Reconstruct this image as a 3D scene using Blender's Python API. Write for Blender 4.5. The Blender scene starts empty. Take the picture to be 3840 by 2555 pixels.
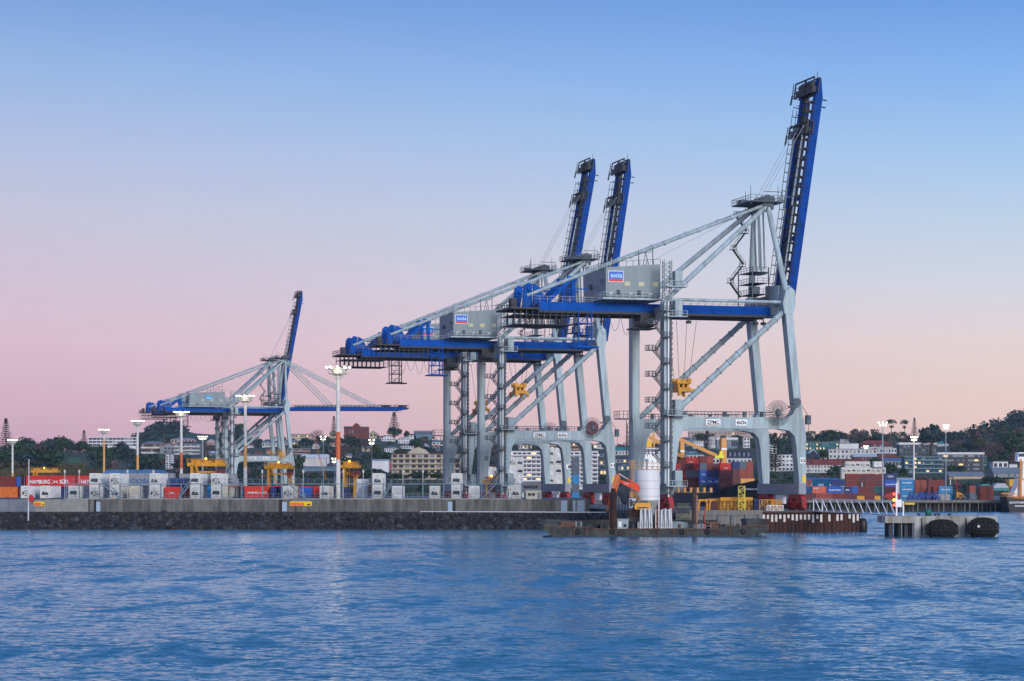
import bpy, math, random
import numpy as np
from mathutils import Vector, Matrix
R = math.radians
random.seed(7)
SC = bpy.context.scene
COL = SC.collection
# ---------------------------------------------------------------- camera, world, sun, exposure
F, CX, HY, EYE = 8330.0, 1920.0, 1817.0, 10.2     # photo-pixel focal length, centre column, horizon row, eye height
cam_d = bpy.data.cameras.new("camera"); cam = bpy.data.objects.new("camera", cam_d); COL.objects.link(cam)
cam.location = (0, 0, EYE); cam.rotation_euler = (R(90), 0, 0)
cam_d.sensor_width = 36.0; cam_d.lens = 36.0 * F / 3840.0
cam_d.shift_y = (HY - 2555 / 2) / 3840.0
cam_d.clip_start = 1.0; cam_d.clip_end = 30000.0
SC.camera = cam
SC.view_settings.view_transform = 'Standard'; SC.view_settings.look = 'None'
SC.view_settings.exposure = 0.0; SC.view_settings.gamma = 1.0
def s2l(c):
    return tuple(((v / 255.0) / 12.92 if v / 255.0 < .04045 else ((v / 255.0 + .055) / 1.055) ** 2.4) for v in c) + (1.0,)
world = bpy.data.worlds.new("World"); SC.world = world; world.use_nodes = True
nt = world.node_tree; nt.nodes.clear(); N = nt.nodes.new; L = nt.links.new
wo = N('ShaderNodeOutputWorld'); bg = N('ShaderNodeBackground'); L(bg.outputs[0], wo.inputs[0])
tc = N('ShaderNodeTexCoord'); sx = N('ShaderNodeSeparateXYZ'); L(tc.outputs['Generated'], sx.inputs[0])
def mth(op, a, b=None, clamp=False):
    n = N('ShaderNodeMath'); n.operation = op; n.use_clamp = clamp
    for i, q in enumerate((a, b)):
        if q is None: continue
        if isinstance(q, (int, float)): n.inputs[i].default_value = q
        else: L(q, n.inputs[i])
    return n.outputs[0]
def ramp(fac, stops):
    n = N('ShaderNodeValToRGB'); L(fac, n.inputs[0]); e = n.color_ramp.elements
    n.color_ramp.interpolation = 'B_SPLINE' if False else 'LINEAR'
    while len(e) < len(stops): e.new(0.5)
    for q, (p, c) in zip(e, stops): q.position = p; q.color = s2l(c)
    return n.outputs[0]
def mixc(f, a, b):
    n = N('ShaderNodeMix'); n.data_type = 'RGBA'
    L(f, n.inputs['Factor']); L(a, n.inputs['A']); L(b, n.inputs['B']); return n.outputs['Result']
zz = mth('MULTIPLY', sx.outputs['Z'], 4.0, True)     # 0..1 over the lowest 14.5 degrees
SKY_L = [(0.0, (190, 158, 184)), (.08, (206, 168, 187)), (.15, (216, 179, 194)), (.25, (221, 191, 206)), (.36, (210, 196, 213)), (.48, (198, 198, 221)), (.60, (178, 194, 227)), (.72, (154, 184, 230)), (.84, (126, 165, 220)), (1.0, (104, 148, 210))]
SKY_R = [(0.0, (226, 196, 192)), (.08, (233, 201, 194)), (.15, (236, 208, 201)), (.25, (230, 213, 213)), (.36, (211, 216, 228)), (.48, (188, 210, 234)), (.60, (162, 198, 239)), (.72, (134, 181, 238)), (.84, (110, 160, 229)), (1.0, (88, 142, 220))]
left = ramp(zz, SKY_L); right = ramp(zz, SKY_R)
azf = mth('ADD', mth('MULTIPLY', sx.outputs['X'], 2.4), .5, True)
front = mixc(azf, left, right)
high = ramp(mth('MULTIPLY', mth('SUBTRACT', sx.outputs['Z'], .24), 1.5, True), [(0, (94, 150, 230)), (.35, (92, 146, 222)), (1, (82, 128, 202))])
front = mixc(mth('MULTIPLY', mth('SUBTRACT', sx.outputs['Z'], .22), 9.0, True), front, high)
back = ramp(mth('MULTIPLY', sx.outputs['Z'], 1.6, True), [(0, (250, 214, 196)), (.14, (244, 226, 216)), (.4, (196, 212, 236)), (1, (120, 152, 210))])
bf = mth('MULTIPLY', mth('SUBTRACT', mth('MULTIPLY', sx.outputs['Y'], -1.0), .0), 1.6, True)
skyc = mixc(bf, front, back)
L(skyc, bg.inputs['Color']); bg.inputs['Strength'].default_value = 1.0
brt = mth('ADD', mth('MULTIPLY', bf, .35), 1.0); L(brt, bg.inputs['Strength'])   # the western sky behind the camera is the bright one
sd = bpy.data.lights.new("dusk_glow", 'SUN'); so = bpy.data.objects.new("dusk_glow", sd); COL.objects.link(so)
sd.energy = 2.4; sd.angle = R(20); sd.color = (1.0, .95, .93)
so.rotation_euler = Vector((-.45, .85, -.30)).to_track_quat('-Z', 'Y').to_euler()   # glow of the set sun, from behind the camera and its right
# ---------------------------------------------------------------- helpers
def at(px, py, Y):      # photo column/row + distance -> point
    return Vector(((px - CX) / F * Y, Y, EYE + (HY - py) / F * Y))
def X(px, Y): return (px - CX) / F * Y
def Z(py, Y): return EYE + (HY - py) / F * Y
MATS = {}
def mat(name, col, rough=.55, metal=0.0, var=.12, scale=1.5, bump=0.0, spec=.4, dirt=None, emit=None, streak=False):
    if name in MATS: return MATS[name]
    m = bpy.data.materials.new(name); m.use_nodes = True; t = m.node_tree
    b = t.nodes['Principled BSDF']; b.inputs['Roughness'].default_value = rough; b.inputs['Metallic'].default_value = metal
    b.inputs['Specular IOR Level'].default_value = spec
    c = tuple(col) + (1,)
    if emit:
        b.inputs['Emission Color'].default_value = c; b.inputs['Emission Strength'].default_value = emit
        b.inputs['Base Color'].default_value = c
    elif var > 0:
        tcn = t.nodes.new('ShaderNodeTexCoord'); mp = t.nodes.new('ShaderNodeMapping'); nz = t.nodes.new('ShaderNodeTexNoise')
        mp.inputs['Scale'].default_value = (scale, scale, scale * (.12 if streak else 1))
        nz.inputs['Scale'].default_value = 1.0; nz.inputs['Detail'].default_value = 5; nz.inputs['Roughness'].default_value = .65
        t.links.new(tcn.outputs['Object'], mp.inputs[0]); t.links.new(mp.outputs[0], nz.inputs['Vector'])
        rp = t.nodes.new('ShaderNodeValToRGB'); e = rp.color_ramp.elements
        d = dirt if dirt else tuple(v * (1 - var * 2.0) for v in col)
        e[0].position = .32; e[0].color = tuple(d) + (1,); e[1].position = .62; e[1].color = tuple(min(1, v * (1 + var * .5)) for v in col) + (1,)
        t.links.new(nz.outputs['Fac'], rp.inputs[0]); t.links.new(rp.outputs[0], b.inputs['Base Color'])
        if bump:
            bp = t.nodes.new('ShaderNodeBump'); bp.inputs['Strength'].default_value = bump
            t.links.new(nz.outputs['Fac'], bp.inputs['Height']); t.links.new(bp.outputs[0], b.inputs['Normal'])
    else: b.inputs['Base Color'].default_value = c
    MATS[name] = m; return m
class MB:
    def __init__(s): s.v = []; s.f = []; s.mi = []; s.k = 0
    def face(s, ids): s.f.append(tuple(ids)); s.mi.append(s.k)
    def hexa(s, p):     # 8 points: bottom ring 0-3 counter-clockwise, top ring 4-7
        b = len(s.v); s.v += [tuple(q) for q in p]
        for q in ((3, 2, 1, 0), (4, 5, 6, 7), (0, 1, 5, 4), (1, 2, 6, 5), (2, 3, 7, 6), (3, 0, 4, 7)): s.face([b + i for i in q])
        return s
    def box(s, x0, x1, y0, y1, z0, z1):
        return s.hexa([(x0, y0, z0), (x1, y0, z0), (x1, y1, z0), (x0, y1, z0), (x0, y0, z1), (x1, y0, z1), (x1, y1, z1), (x0, y1, z1)])
    def beam(s, p, q, w, h=None, ref=(0, 0, 1), w2=None, h2=None):   # h along ref, w across
        p = Vector(p); q = Vector(q); d = (q - p).normalized(); h = w if h is None else h
        w2 = w if w2 is None else w2; h2 = h if h2 is None else h2
        r = Vector(ref)
        if abs(r.dot(d)) > .97: r = Vector((1, 0, 0)) if abs(d.x) < .9 else Vector((0, 1, 0))
        b = (r - d * r.dot(d)).normalized(); a = d.cross(b)
        P = [p - a * w / 2 - b * h / 2, p + a * w / 2 - b * h / 2, p + a * w / 2 + b * h / 2, p - a * w / 2 + b * h / 2]
        Q = [q - a * w2 / 2 - b * h2 / 2, q + a * w2 / 2 - b * h2 / 2, q + a * w2 / 2 + b * h2 / 2, q - a * w2 / 2 + b * h2 / 2]
        return s.hexa(P + Q)
    def tube(s, p, q, r, n=8, r2=None, cap=True):
        p = Vector(p); q = Vector(q); d = (q - p)
        if d.length < 1e-6: return s
        d.normalize(); u = d.orthogonal().normalized(); w = d.cross(u); r2 = r if r2 is None else r2
        b = len(s.v)
        for c, rr in ((p, r), (q, r2)):
            for i in range(n):
                a = 2 * math.pi * i / n; s.v.append(tuple(c + u * math.cos(a) * rr + w * math.sin(a) * rr))
        for i in range(n): s.face((b + i, b + (i + 1) % n, b + n + (i + 1) % n, b + n + i))
        if cap: s.face([b + i for i in range(n)][::-1]); s.face([b + n + i for i in range(n)])
        return s
    def path(s, pts, r, n=5):
        for a, c in zip(pts, pts[1:]): s.tube(a, c, r, n)
        return s
    def prism(s, poly, axis, a, b):   # polygon in the plane normal to axis ('y': points are (x,z); 'x': (y,z); 'z': (x,y))
        f = {'y': lambda p, t: (p[0], t, p[1]), 'x': lambda p, t: (t, p[0], p[1]), 'z': lambda p, t: (p[0], p[1], t)}[axis]
        k = len(s.v); n = len(poly); s.v += [f(p, a) for p in poly] + [f(p, b) for p in poly]
        s.face([k + i for i in range(n)][::-1] if axis != 'y' else [k + i for i in range(n)])
        s.face([k + n + i for i in range(n)] if axis != 'y' else [k + n + i for i in range(n)][::-1])
        for i in range(n): s.face((k + i, k + n + i, k + n + (i + 1) % n, k + (i + 1) % n) if axis == 'y' else (k + i, k + (i + 1) % n, k + n + (i + 1) % n, k + n + i))
        return s
    def lathe(s, prof, c=(0, 0, 0), n=16, ax='z'):    # prof: (radius, height)
        k = len(s.v); c = Vector(c)
        for r, h in prof:
            for i in range(n):
                a = 2 * math.pi * i / n; x, y = r * math.cos(a), r * math.sin(a)
                s.v.append(tuple(c + Vector((x, y, h) if ax == 'z' else (x, h, y) if ax == 'y' else (h, x, y))))
        for j in range(len(prof) - 1):
            for i in range(n):
                q = (k + j * n + i, k + j * n + (i + 1) % n, k + (j + 1) * n + (i + 1) % n, k + (j + 1) * n + i)
                s.face(q if ax != 'y' else q[::-1])
        s.face([k + i for i in range(n)][::-1]); s.face([k + (len(prof) - 1) * n + i for i in range(n)])
        return s
    def torus(s, c, Rr, r, ax='y', n=14, m=6):
        k = len(s.v); c = Vector(c)
        for i in range(n):
            a = 2 * math.pi * i / n
            for j in range(m):
                b = 2 * math.pi * j / m; q = Rr + r * math.cos(b); x, y, z = q * math.cos(a), q * math.sin(a), r * math.sin(b)
                s.v.append(tuple(c + Vector({'y': (x, z, y), 'z': (x, y, z), 'x': (z, x, y)}[ax])))
        for i in range(n):
            for j in range(m): s.face((k + i * m + j, k + ((i + 1) % n) * m + j, k + ((i + 1) % n) * m + (j + 1) % m, k + i * m + (j + 1) % m))
        return s
    def rail(s, p, q, h=1.1, gap=2.0, r=.045, mid=True):
        p = Vector(p); q = Vector(q); n = max(1, int(round((q - p).length / gap))); up = Vector((0, 0, h))
        s.beam(p + up, q + up, r * 2)
        if mid: s.beam(p + up * .5, q + up * .5, r * 1.4)
        for i in range(n + 1):
            t = p.lerp(q, i / n); s.beam(t, t + up, r * 2)
        return s
    def stair(s, p, q, w=.9, r=.05):    # flight with treads and handrails
        p = Vector(p); q = Vector(q); d = q - p; side = Vector((0, 0, 1)).cross(d).normalized() * (w / 2)
        n = max(2, int(abs(d.z) / .5))
        for e in (-1, 1):
            s.beam(p + side * e, q + side * e, .08, .22); s.beam(p + side * e + Vector((0, 0, 1)), q + side * e + Vector((0, 0, 1)), r * 1.6)
            for i in range(0, n + 1, 2): t = p.lerp(q, i / n) + side * e; s.beam(t, t + Vector((0, 0, 1)), r * 1.4)
        for i in range(n + 1):
            t = p.lerp(q, i / n); s.beam(t - side, t + side, .2, .05)
        return s
    def mesh(s, name, mats, smooth=False):
        me = bpy.data.meshes.new(name); me.from_pydata(s.v, [], s.f)
        for m in (mats if isinstance(mats, (list, tuple)) else [mats]): me.materials.append(m)
        if any(s.mi): me.polygons.foreach_set('material_index', s.mi)
        if smooth: me.polygons.foreach_set('use_smooth', [True] * len(me.polygons))
        me.update(); return me
    def obj(s, name, mats, parent=None, loc=(0, 0, 0), rz=0, smooth=False):
        o = bpy.data.objects.new(name, s.mesh(name, mats, smooth)); COL.objects.link(o)
        o.location = loc; o.rotation_euler = (0, 0, rz)
        if parent: o.parent = parent
        return o
def tag(o, label, cat, group=None):
    o['label'] = label; o['category'] = cat
    if group: o['group'] = group
    return o
def thing(name, label, cat, loc=(0, 0, 0), rz=0, group=None):
    o = bpy.data.objects.new(name, None); COL.objects.link(o); o.location = loc; o.rotation_euler = (0, 0, rz)
    o.empty_display_size = .5
    return tag(o, label, cat, group)
def struct(o): o['kind'] = 'structure'; return o
def dup(root, loc, rz=None, label=None, group=None):
    def cp(o, par):
        c = o.copy(); COL.objects.link(c)
        if par: c.parent = par
        for ch in o.children: cp(ch, c)
        return c
    r = cp(root, None); r.location = loc
    if rz is not None: r.rotation_euler = (0, 0, rz)
    if label: r['label'] = label
    if group: r['group'] = group
    return r
def text(s, parent, loc, size, m, w=None, rz=0, name='lettering', ext=.02, align='LEFT', bold=0.0):   # faces -Y
    c = bpy.data.curves.new(name, 'FONT'); c.body = s; c.size = size; c.extrude = ext; c.align_x = align; c.offset = bold
    c.materials.append(m); o = bpy.data.objects.new(name, c); COL.objects.link(o)
    me = bpy.data.meshes.new_from_object(o); bpy.data.objects.remove(o); bpy.data.curves.remove(c)
    o = bpy.data.objects.new(name, me); COL.objects.link(o)
    o.rotation_euler = (R(90), 0, rz); o.location = loc
    if w:
        xs = [v.co.x for v in me.vertices]; o.scale = (w / max(max(xs) - min(xs), .1), 1, 1)
    if parent: o.parent = parent
    return o
ORD = 'first second third fourth fifth sixth seventh eighth ninth tenth eleventh twelfth thirteenth fourteenth fifteenth sixteenth seventeenth eighteenth nineteenth twentieth twenty-first twenty-second twenty-third twenty-fourth twenty-fifth twenty-sixth twenty-seventh twenty-eighth twenty-ninth thirtieth'.split()
# ---------------------------------------------------------------- materials
M_GREY = mat('crane_grey_paint', (.33, .43, .47), .5, var=.14, scale=.6, spec=.3, dirt=(.20, .25, .26), streak=True)
M_GREY2 = mat('sill_grey_paint', (.24, .26, .31), .55, var=.10, scale=.8)
M_BLUE = mat('crane_blue_paint', (.0, .072, .36), .5, var=.14, scale=.5, spec=.05)
M_DK = mat('dark_steel', (.018, .025, .035), .6, var=.15)
M_STEEL = mat('walkway_steel', (.07, .095, .12), .6, var=.15)
M_RED = mat('bogie_red_paint', (.34, .010, .013), .5, var=.3, scale=1.2)
M_WHITE = mat('white_paint', (.78, .80, .82), .5, var=.05)
M_BLACK = mat('black_paint', (.01, .01, .012), .5, var=0)
M_YEL = mat('yellow_paint', (.64, .30, .01), .5, var=.2, scale=1.0)
M_DKRED = mat('reel_red', (.16, .03, .045), .6)
M_SIGNB = mat('sign_blue', (.01, .12, .50), .5, var=0); M_SIGNR = mat('sign_red', (.60, .02, .04), .5, var=0)
M_WIN = mat('window_glass_pale', (.42, .42, .25), .3, var=.1)
M_HOUSE = mat('machinery_house_grey', (.19, .25, .275), .55, var=.08, scale=.4, streak=True)
# ---------------------------------------------------------------- the setting: water, wharves, ground
TH = R(16.5)
GD = Vector((math.cos(TH), math.sin(TH), 0)); RD = Vector((-math.sin(TH), math.cos(TH), 0))
D0 = Vector(((3000 - CX) / F * 481, 481, 0))
def loc(u, v, z=0): return D0 + GD * u + RD * v + Vector((0, 0, z))
def water():
    n = MB(); ys = [6, 60] + [100 * 1.006 ** i for i in range(0, 430)]
    ys = [y for y in ys if y < 1300] + [1300]
    for y in ys:
        for i in range(-1, 2): n.v.append((i * (60 + y * 1.2), y, 0))
    for j in range(len(ys) - 1):
        for i in range(2): n.face((j * 3 + i, j * 3 + i + 1, j * 3 + i + 4, j * 3 + i + 3))
    m = bpy.data.materials.new('sea_water'); m.use_nodes = True; t = m.node_tree; b = t.nodes['Principled BSDF']
    b.inputs['Base Color'].default_value = (.018, .120, .188, 1); b.inputs['Roughness'].default_value = .12; b.inputs['IOR'].default_value = 1.33
    b.inputs['Specular IOR Level'].default_value = .72
    g = t.nodes.new('ShaderNodeNewGeometry')
    def nz(sc, det, rot=0, dist=0.0, off=0):
        mp = t.nodes.new('ShaderNodeMapping'); mp.inputs['Scale'].default_value = sc; mp.inputs['Rotation'].default_value = (0, 0, rot); mp.inputs['Location'].default_value = (off, off, off)
        q = t.nodes.new('ShaderNodeTexNoise'); q.inputs['Scale'].default_value = 1; q.inputs['Detail'].default_value = det; q.inputs['Roughness'].default_value = .62
        q.inputs['Distortion'].default_value = dist
        t.links.new(g.outputs['Position'], mp.inputs[0]); t.links.new(mp.outputs[0], q.inputs['Vector']); return q
    def vm(op, a, c2):
        q = t.nodes.new('ShaderNodeVectorMath'); q.operation = op
        for i, z in enumerate((a, c2)):
            if isinstance(z, tuple): q.inputs[i].default_value = z
            elif z is not None: t.links.new(z, q.inputs['Scale' if op == 'SCALE' and i else i])
        return q.outputs[0]
    big = nz((.006, .013, 1), 4).outputs['Fac']
    amp = t.nodes.new('ShaderNodeMapRange'); amp.inputs['From Min'].default_value = .38; amp.inputs['From Max'].default_value = .62
    amp.inputs['To Min'].default_value = .34; amp.inputs['To Max'].default_value = 1.25; t.links.new(big, amp.inputs['Value'])
    def mr(src, a0, a1, b0, b1):
        q = t.nodes.new('ShaderNodeMapRange'); q.interpolation_type = 'SMOOTHSTEP'
        for k, v in (('From Min', a0), ('From Max', a1), ('To Min', b0), ('To Max', b1)): q.inputs[k].default_value = v
        t.links.new(src, q.inputs['Value']); return q.outputs[0]
    def cmb(y):
        q = t.nodes.new('ShaderNodeCombineXYZ'); t.links.new(y, q.inputs['Y']); return q.outputs[0]
    steep = vm('ADD', cmb(mr(nz((.46, .62, 1), 5, R(8), .9, 3).outputs['Fac'], .49, .74, 0, -.55)), cmb(mr(nz((1.9, 2.1, 1), 3, R(-7), .5, 7).outputs['Fac'], .49, .75, 0, -.32)))
    c2 = vm('SUBTRACT', nz((1.3, 1.5, 1), 4, R(-9), .5, 9).outputs['Color'], (.5, .5, .5))
    sl = vm('ADD', steep, vm('MULTIPLY', c2, (.40, .26, 0)))
    sl = vm('ADD', sl, cmb(mr(nz((.13, .05, 1), 7, R(3), .9, 21).outputs['Fac'], .48, .72, 0, -.17)))
    sl = vm('SCALE', sl, amp.outputs[0])
    nrm = vm('NORMALIZE', vm('ADD', sl, (0, -.035, 1)), None)
    t.links.new(nrm, b.inputs['Normal'])
    return struct(n.obj('water', m))
water()
M_CONC = mat('weathered_concrete', (.17, .165, .155), .85, var=.16, scale=.9, bump=.3, streak=True)
M_CONC2 = mat('pale_concrete', (.34, .34, .33), .85, var=.15, scale=.7, bump=.2)
M_APRON = mat('wharf_paving', (.11, .11, .115), .85, var=.2, scale=.4)
DECK = 4.5
q1, q2, q3 = loc(11.8, -4.5), loc(11.8, 900), loc(-60, 900)
wl = loc(-34, -4.5)
g = MB(); g.prism([(q1.x, q1.y), (q2.x, q2.y), (-520, 1050), (-520, 530), (X(2212, 511), 530), (wl.x, wl.y)][::1], 'z', -3, DECK)
struct(g.obj('wharf_apron', M_APRON))
g = MB(); g.box(-200, X(2212, 510), 510.9, 578, 4.6, 6.75); struct(g.obj('yard_terrace', M_APRON))
# ---------------------------------------------------------------- ship-to-shore cranes
def text_board(par, s, u, z, w, h, y, under=False):
    b = MB(); b.box(u - w / 2, u + w / 2, y - .08, y, z - h / 2, z + h / 2); o = b.obj('sign_board', M_WHITE, par)
    text(s, o, (u - w * .43, y - .1, z - h * .27), h * .82, M_BLACK, w * .86, bold=.02)
    if under:
        b = MB(); b.box(u - w * .4, u + w * .44, y - .13, y - .09, z - h * .40, z - h * .34); b.obj('underline', M_BLACK, o)
    return o
def make_crane(label, ref_px, Y, letter, load, boom_len=50.5, boom_ang=8.5, apex=66.5, rear=60.0, house=(-43.5, -31.2), boom_down=False, reel=0, logo=True, board='ZPMC', house_v=(2.6, 17.4), ax=-4.9, hx=-.6):
    AX = ax + 4.9
    t = thing('container_crane', label, 'crane', (X(ref_px, Y), Y, 4.55), TH, 'ship-to-shore container cranes on the quay')
    for y in (0, 20):
        lw = MB()
        lw.prism([(-31.7, 5.8), (-29.7, 5.8), (-28.3, 15.6), (-27.6, 16.9), (-26, 17.6), (-26, 20.1), (-31.7, 20.1)], 'y', y - 1.3, y + 1.3)
        lw.beam((-30.9, y, 20.1), (-30.9, y, 44.5), 2.4, 1.7, ref=(1, 0, 0)); lw.obj('landside_leg', M_GREY, t)
        lw = MB()
        lw.prism([(-.7, 5.8), (.85, 5.8), (.85, 16), (.3, 20.1), (-5.5, 20.1), (-5.5, 17.6), (-3.0, 17.2), (-1.8, 16.0), (-1.4, 14)], 'y', y - 1.3, y + 1.3)
        lw.beam((-.75, y, 20.1), (-3.1, y, 43.5), 2.4, 1.7, ref=(1, 0, 0)); lw.prism([(-1.6, 20.1), (-3.3, 20.1), (-2.3, 20.7), (-1.7, 22)], 'y', y - 1.2, y + 1.2)
        lw.obj('waterside_leg', M_GREY, t)
        b = MB(); b.box(-26, -5.5, y - 1.1, y + 1.1, 17.6, 20.1); b.obj('portal_beam', M_GREY, t)
        b = MB(); b.tube((-29.6, y, 20.4), (-3.6, y, 43.2), .62, 12)
        for i in range(1, 12):
            p = Vector((-29.6, y, 20.4)).lerp(Vector((-3.6, y, 43.2)), i / 12); d = Vector((26, 0, 22.8)).normalized()
            b.tube(p - d * .12, p + d * .12, .78, 12)
        b.obj('diagonal_brace', M_GREY, t, smooth=False)
        b = MB(); b.tube((-30.2, y, 45.0), (-2.5, y, 45.0), .36, 10); b.obj('tie_tube', M_GREY, t)
        b = MB()
        b.rail((-29.5, y - 1.2, 20.12), (-6, y - 1.2, 20.12), 1.1, 1.6)
        b.rail((-29.5, y + 1.2, 20.12), (-6, y + 1.2, 20.12), 1.1, 1.6)
        for q in (-27.2, -18, -13.5, -9.5): b.box(q, q + .7, y - .9, y - .2, 20.12, 21.3)
        b.obj('walkway', M_STEEL, t)
    for u in (-30.6, -.1):
        b = MB(); b.box(u - .85, u + .85, -1.5, 21.5, 3.5, 5.8); b.obj('sill_beam', M_GREY2, t)
        b = MB(); b.box(u - 1.0, u + 1.0, 1.3, 18.7, 41.2 if u < -9 else 44.6, 43.6 if u < -9 else 47.0)
        o = b.obj('cross_beam', M_GREY2, t)
        if u > -9: o.location.x = -3.0
        for yc in (1.5, 18.5):     # bogies
            b = MB()
            for e in (-1, 1):
                b.prism([(yc + e * 2.5 - 1.6, 1.5), (yc + e * 2.5 + 1.6, 1.5), (yc + e * 2.5 + 1.0, 3.0), (yc + e * 2.5 - 1.0, 3.0)], 'x', u - .55, u + .55)
                for k in (-1, 1):
                    c = yc + e * 2.5 + k * 1.0; b.prism([(c - .85, .55), (c + .85, .55), (c + .5, 1.5), (c - .5, 1.5)], 'x', u - .5, u + .5)
                    for w in (-.45, .45): b.lathe([(.36, -.12), (.36, .12)], (u, c + w, .38), 10, 'x')
            b.prism([(yc - 3.4, 2.5), (yc + 3.4, 2.5), (yc + 2.2, 3.5), (yc - 2.2, 3.5)], 'x', u - .62, u + .62)
            b.box(u - .9, u - .5, yc - 1.2, yc - .2, .6, 1.8)
            b.obj('bogie', M_RED, t)
        b = MB(); b.box(u - .45, u + .45, 8.3, 11.8, 1.4, 3.4); b.obj('drive_cabinet', M_WHITE, t)
    # waterside top node and mast
    b = MB()
    for y in (0, 20): b.prism([(-4.1, 42.4), (-2.1, 42.4), (-1.6, 44.5), (-1.7, 47.4), (-2.6, 48.2), (-3.9, 47.4), (-4.5, 44.6)], 'y', y - 1.25, y + 1.25)
    b.box(-4.6, -.6, 5.0, 15.0, 42.6, 44.6)
    b.prism([(2, 44.9), (9, 47.0), (9, 49.2), (2, 48.8)], 'x', -4.3, -1.4)
    b.obj('hinge_block', M_GREY, t)
    for (a0, a1) in ((0.2, 6), (19.8, 14)):
        b = MB(); b.tube((-3.2, a0, 47.3), (-4.9 + AX, a1, apex - .3), .66, 12, .58); b.obj('mast_leg', M_GREY, t)
        b = MB(); b.tube((-5.2 + AX, a1, apex), (-30.7, a0, 45.0), .55, 10); b.obj('backstay', M_GREY, t)
        b = MB(); b.tube((-5.6 + AX, a1, apex + .2), (-rear, a1, 45.6), .36, 8)
        for i in range(1, 7):
            p = Vector((-5.6 + AX, a1, apex + .2)).lerp(Vector((-rear, a1, 45.6)), i / 7); b.tube(p - Vector((.3, 0, .12)), p + Vector((.3, 0, .12)), .5, 8)
        b.obj('rear_tie', M_GREY, t)
    b = MB(); b.box(-6.2, -3.8, 5.4, 14.6, apex - .8, apex + .7); b.box(-9.6, -1.6, 4.6, 15.4, apex + .7, apex + .95)
    for q in (7, 10, 13): b.lathe([(.9, -.25), (.9, .25)], (-4.6, q, apex + 1.7), 12, 'y')
    b.box(-5.9, -3.3, 6.2, 6.4, apex + .9, apex + 2.2); b.box(-5.9, -3.3, 13.6, 13.8, apex + .9, apex + 2.2)
    b.box(-8.8, -7.2, 12, 14, apex + .95, apex + 2.0)
    o = b.obj('apex_platform', mat('platform_slate', (.05, .075, .10), .6), t, (AX, 0, 0))
    b = MB()
    for (p, q) in (((-9.6, 4.6), (-1.6, 4.6)), ((-9.6, 15.4), (-1.6, 15.4)), ((-9.6, 4.6), (-9.6, 15.4)), ((-1.6, 4.6), (-1.6, 15.4))): b.rail((p[0], p[1], apex + .95), (q[0], q[1], apex + .95), 1.2, 1.3)
    for q in ((-9.4, 5), (-6.5, 15), (-3, 5)): b.beam((q[0], q[1], apex), (q[0], q[1], apex + 4.2), .1)
    b.beam((-6.2, 5, apex + 3), (-2.0, 5, apex + 3.0), .15); b.beam((-2, 5, apex + .9), (-2, 5, apex + 3.0), .15)
    b.obj('handrail', M_STEEL, o)
    # mast stairs on the far leg
    b = MB(); zz0 = 47.6; k = 0
    while zz0 < apex - 4:
        f = (zz0 - 47.3) / (apex - 47.3); yy = 19.8 - 5.8 * f; xx = -4.9 - .4 * f
        a = (xx - 3.4, xx - .9) if k % 2 else (xx - .9, xx - 3.4)
        b.stair((a[0], yy, zz0), (a[1], yy, zz0 + 3.2), .6, .03); b.box(min(a) - .6, max(a) + .6 if k % 2 == 0 else max(a), yy - .5, yy + .5, zz0 + 3.15, zz0 + 3.25) if False else b.box(a[1] - .7, a[1] + .7, yy - .5, yy + .5, zz0 + 3.1, zz0 + 3.22)
        b.rail((a[1] - .7, yy - .5, zz0 + 3.2), (a[1] + .7, yy - .5, zz0 + 3.2), 1.0, .7); zz0 += 3.6; k += 1
    b.obj('mast_stairs', M_DK, t)
    # folded stays and service tower inside the mast
    b = MB()
    for yy in (8.6, 11.4):
        b.tube((-6.0, yy, apex - .5), (-5.4, yy, 52.4), .20, 6); b.tube((-5.0, yy, apex - .5), (-4.6, yy, 53), .20, 6)
    b.box(-6.4, -4.2, 7.6, 12.4, 51.8, 52.3); b.obj('folded_stay', M_GREY, t)
    b = MB()
    for z0 in (47.2, 49.6, 52.0):
        b.box(-8.6, -4.8, 6, 14, z0, z0 + .1); b.rail((-8.6, 6, z0), (-4.8, 6, z0), 1.1, 1.2); b.rail((-8.6, 6, z0), (-8.6, 14, z0), 1.1, 1.6)
    for p in ((-8.6, 6), (-8.6, 14), (-4.8, 6), (-4.8, 14)): b.beam((p[0], p[1], 44.6), (p[0], p[1], 53), .2)
    b.box(-7.6, -6, 8, 10.5, 47.3, 49); b.obj('service_platform', M_STEEL, t)
    # main girder
    b = MB()
    for (y0, y1) in ((5.6, 7.4), (12.6, 14.4)): b.prism([(-rear + 2.5, 42.3), (-rear + 2.5, 44.4), (-1.6, 44.4), (-1.6, 43.4), (-5.2, 42.3)], 'y', y0, y1)
    for q in range(6): u = -rear + 3 + q * (rear - 6) / 5; b.box(u - .5, u + .5, 7.4, 12.6, 42.8, 44.0)
    g_o = b.obj('main_girder', M_BLUE, t)
    b = MB(); b.box(-rear + 2.5, -5.5, 7.1, 7.5, 41.7, 42.29); b.box(-rear + 2.5, -5.5, 12.5, 12.9, 41.7, 42.29); b.box(-rear + 2.5, -5.2, 5.0, 5.6, 42.0, 42.5); b.obj('trolley_rail', M_DK, t)
    for yy in (5.3, 14.7):
        for (ua, ub) in ((-30, -4.5), (-rear + 1, -44)): b = MB(); b.rail((ua, yy, 44.4), (ub, yy, 44.4), 1.1, 1.7); b.obj('girder_handrail', M_GREY2, t)
    # rear platform, sheave frames, hanging gangway
    b = MB(); b.box(-rear - 4, -rear + 2.4, 4.4, 15.6, 42.6, 43.0); b.rail((-rear - 4, 4.4, 43), (-rear + 2.4, 4.4, 43), 1.2, 1.3); b.rail((-rear - 4, 4.4, 43), (-rear - 4, 15.6, 43), 1.2, 1.5)
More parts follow.
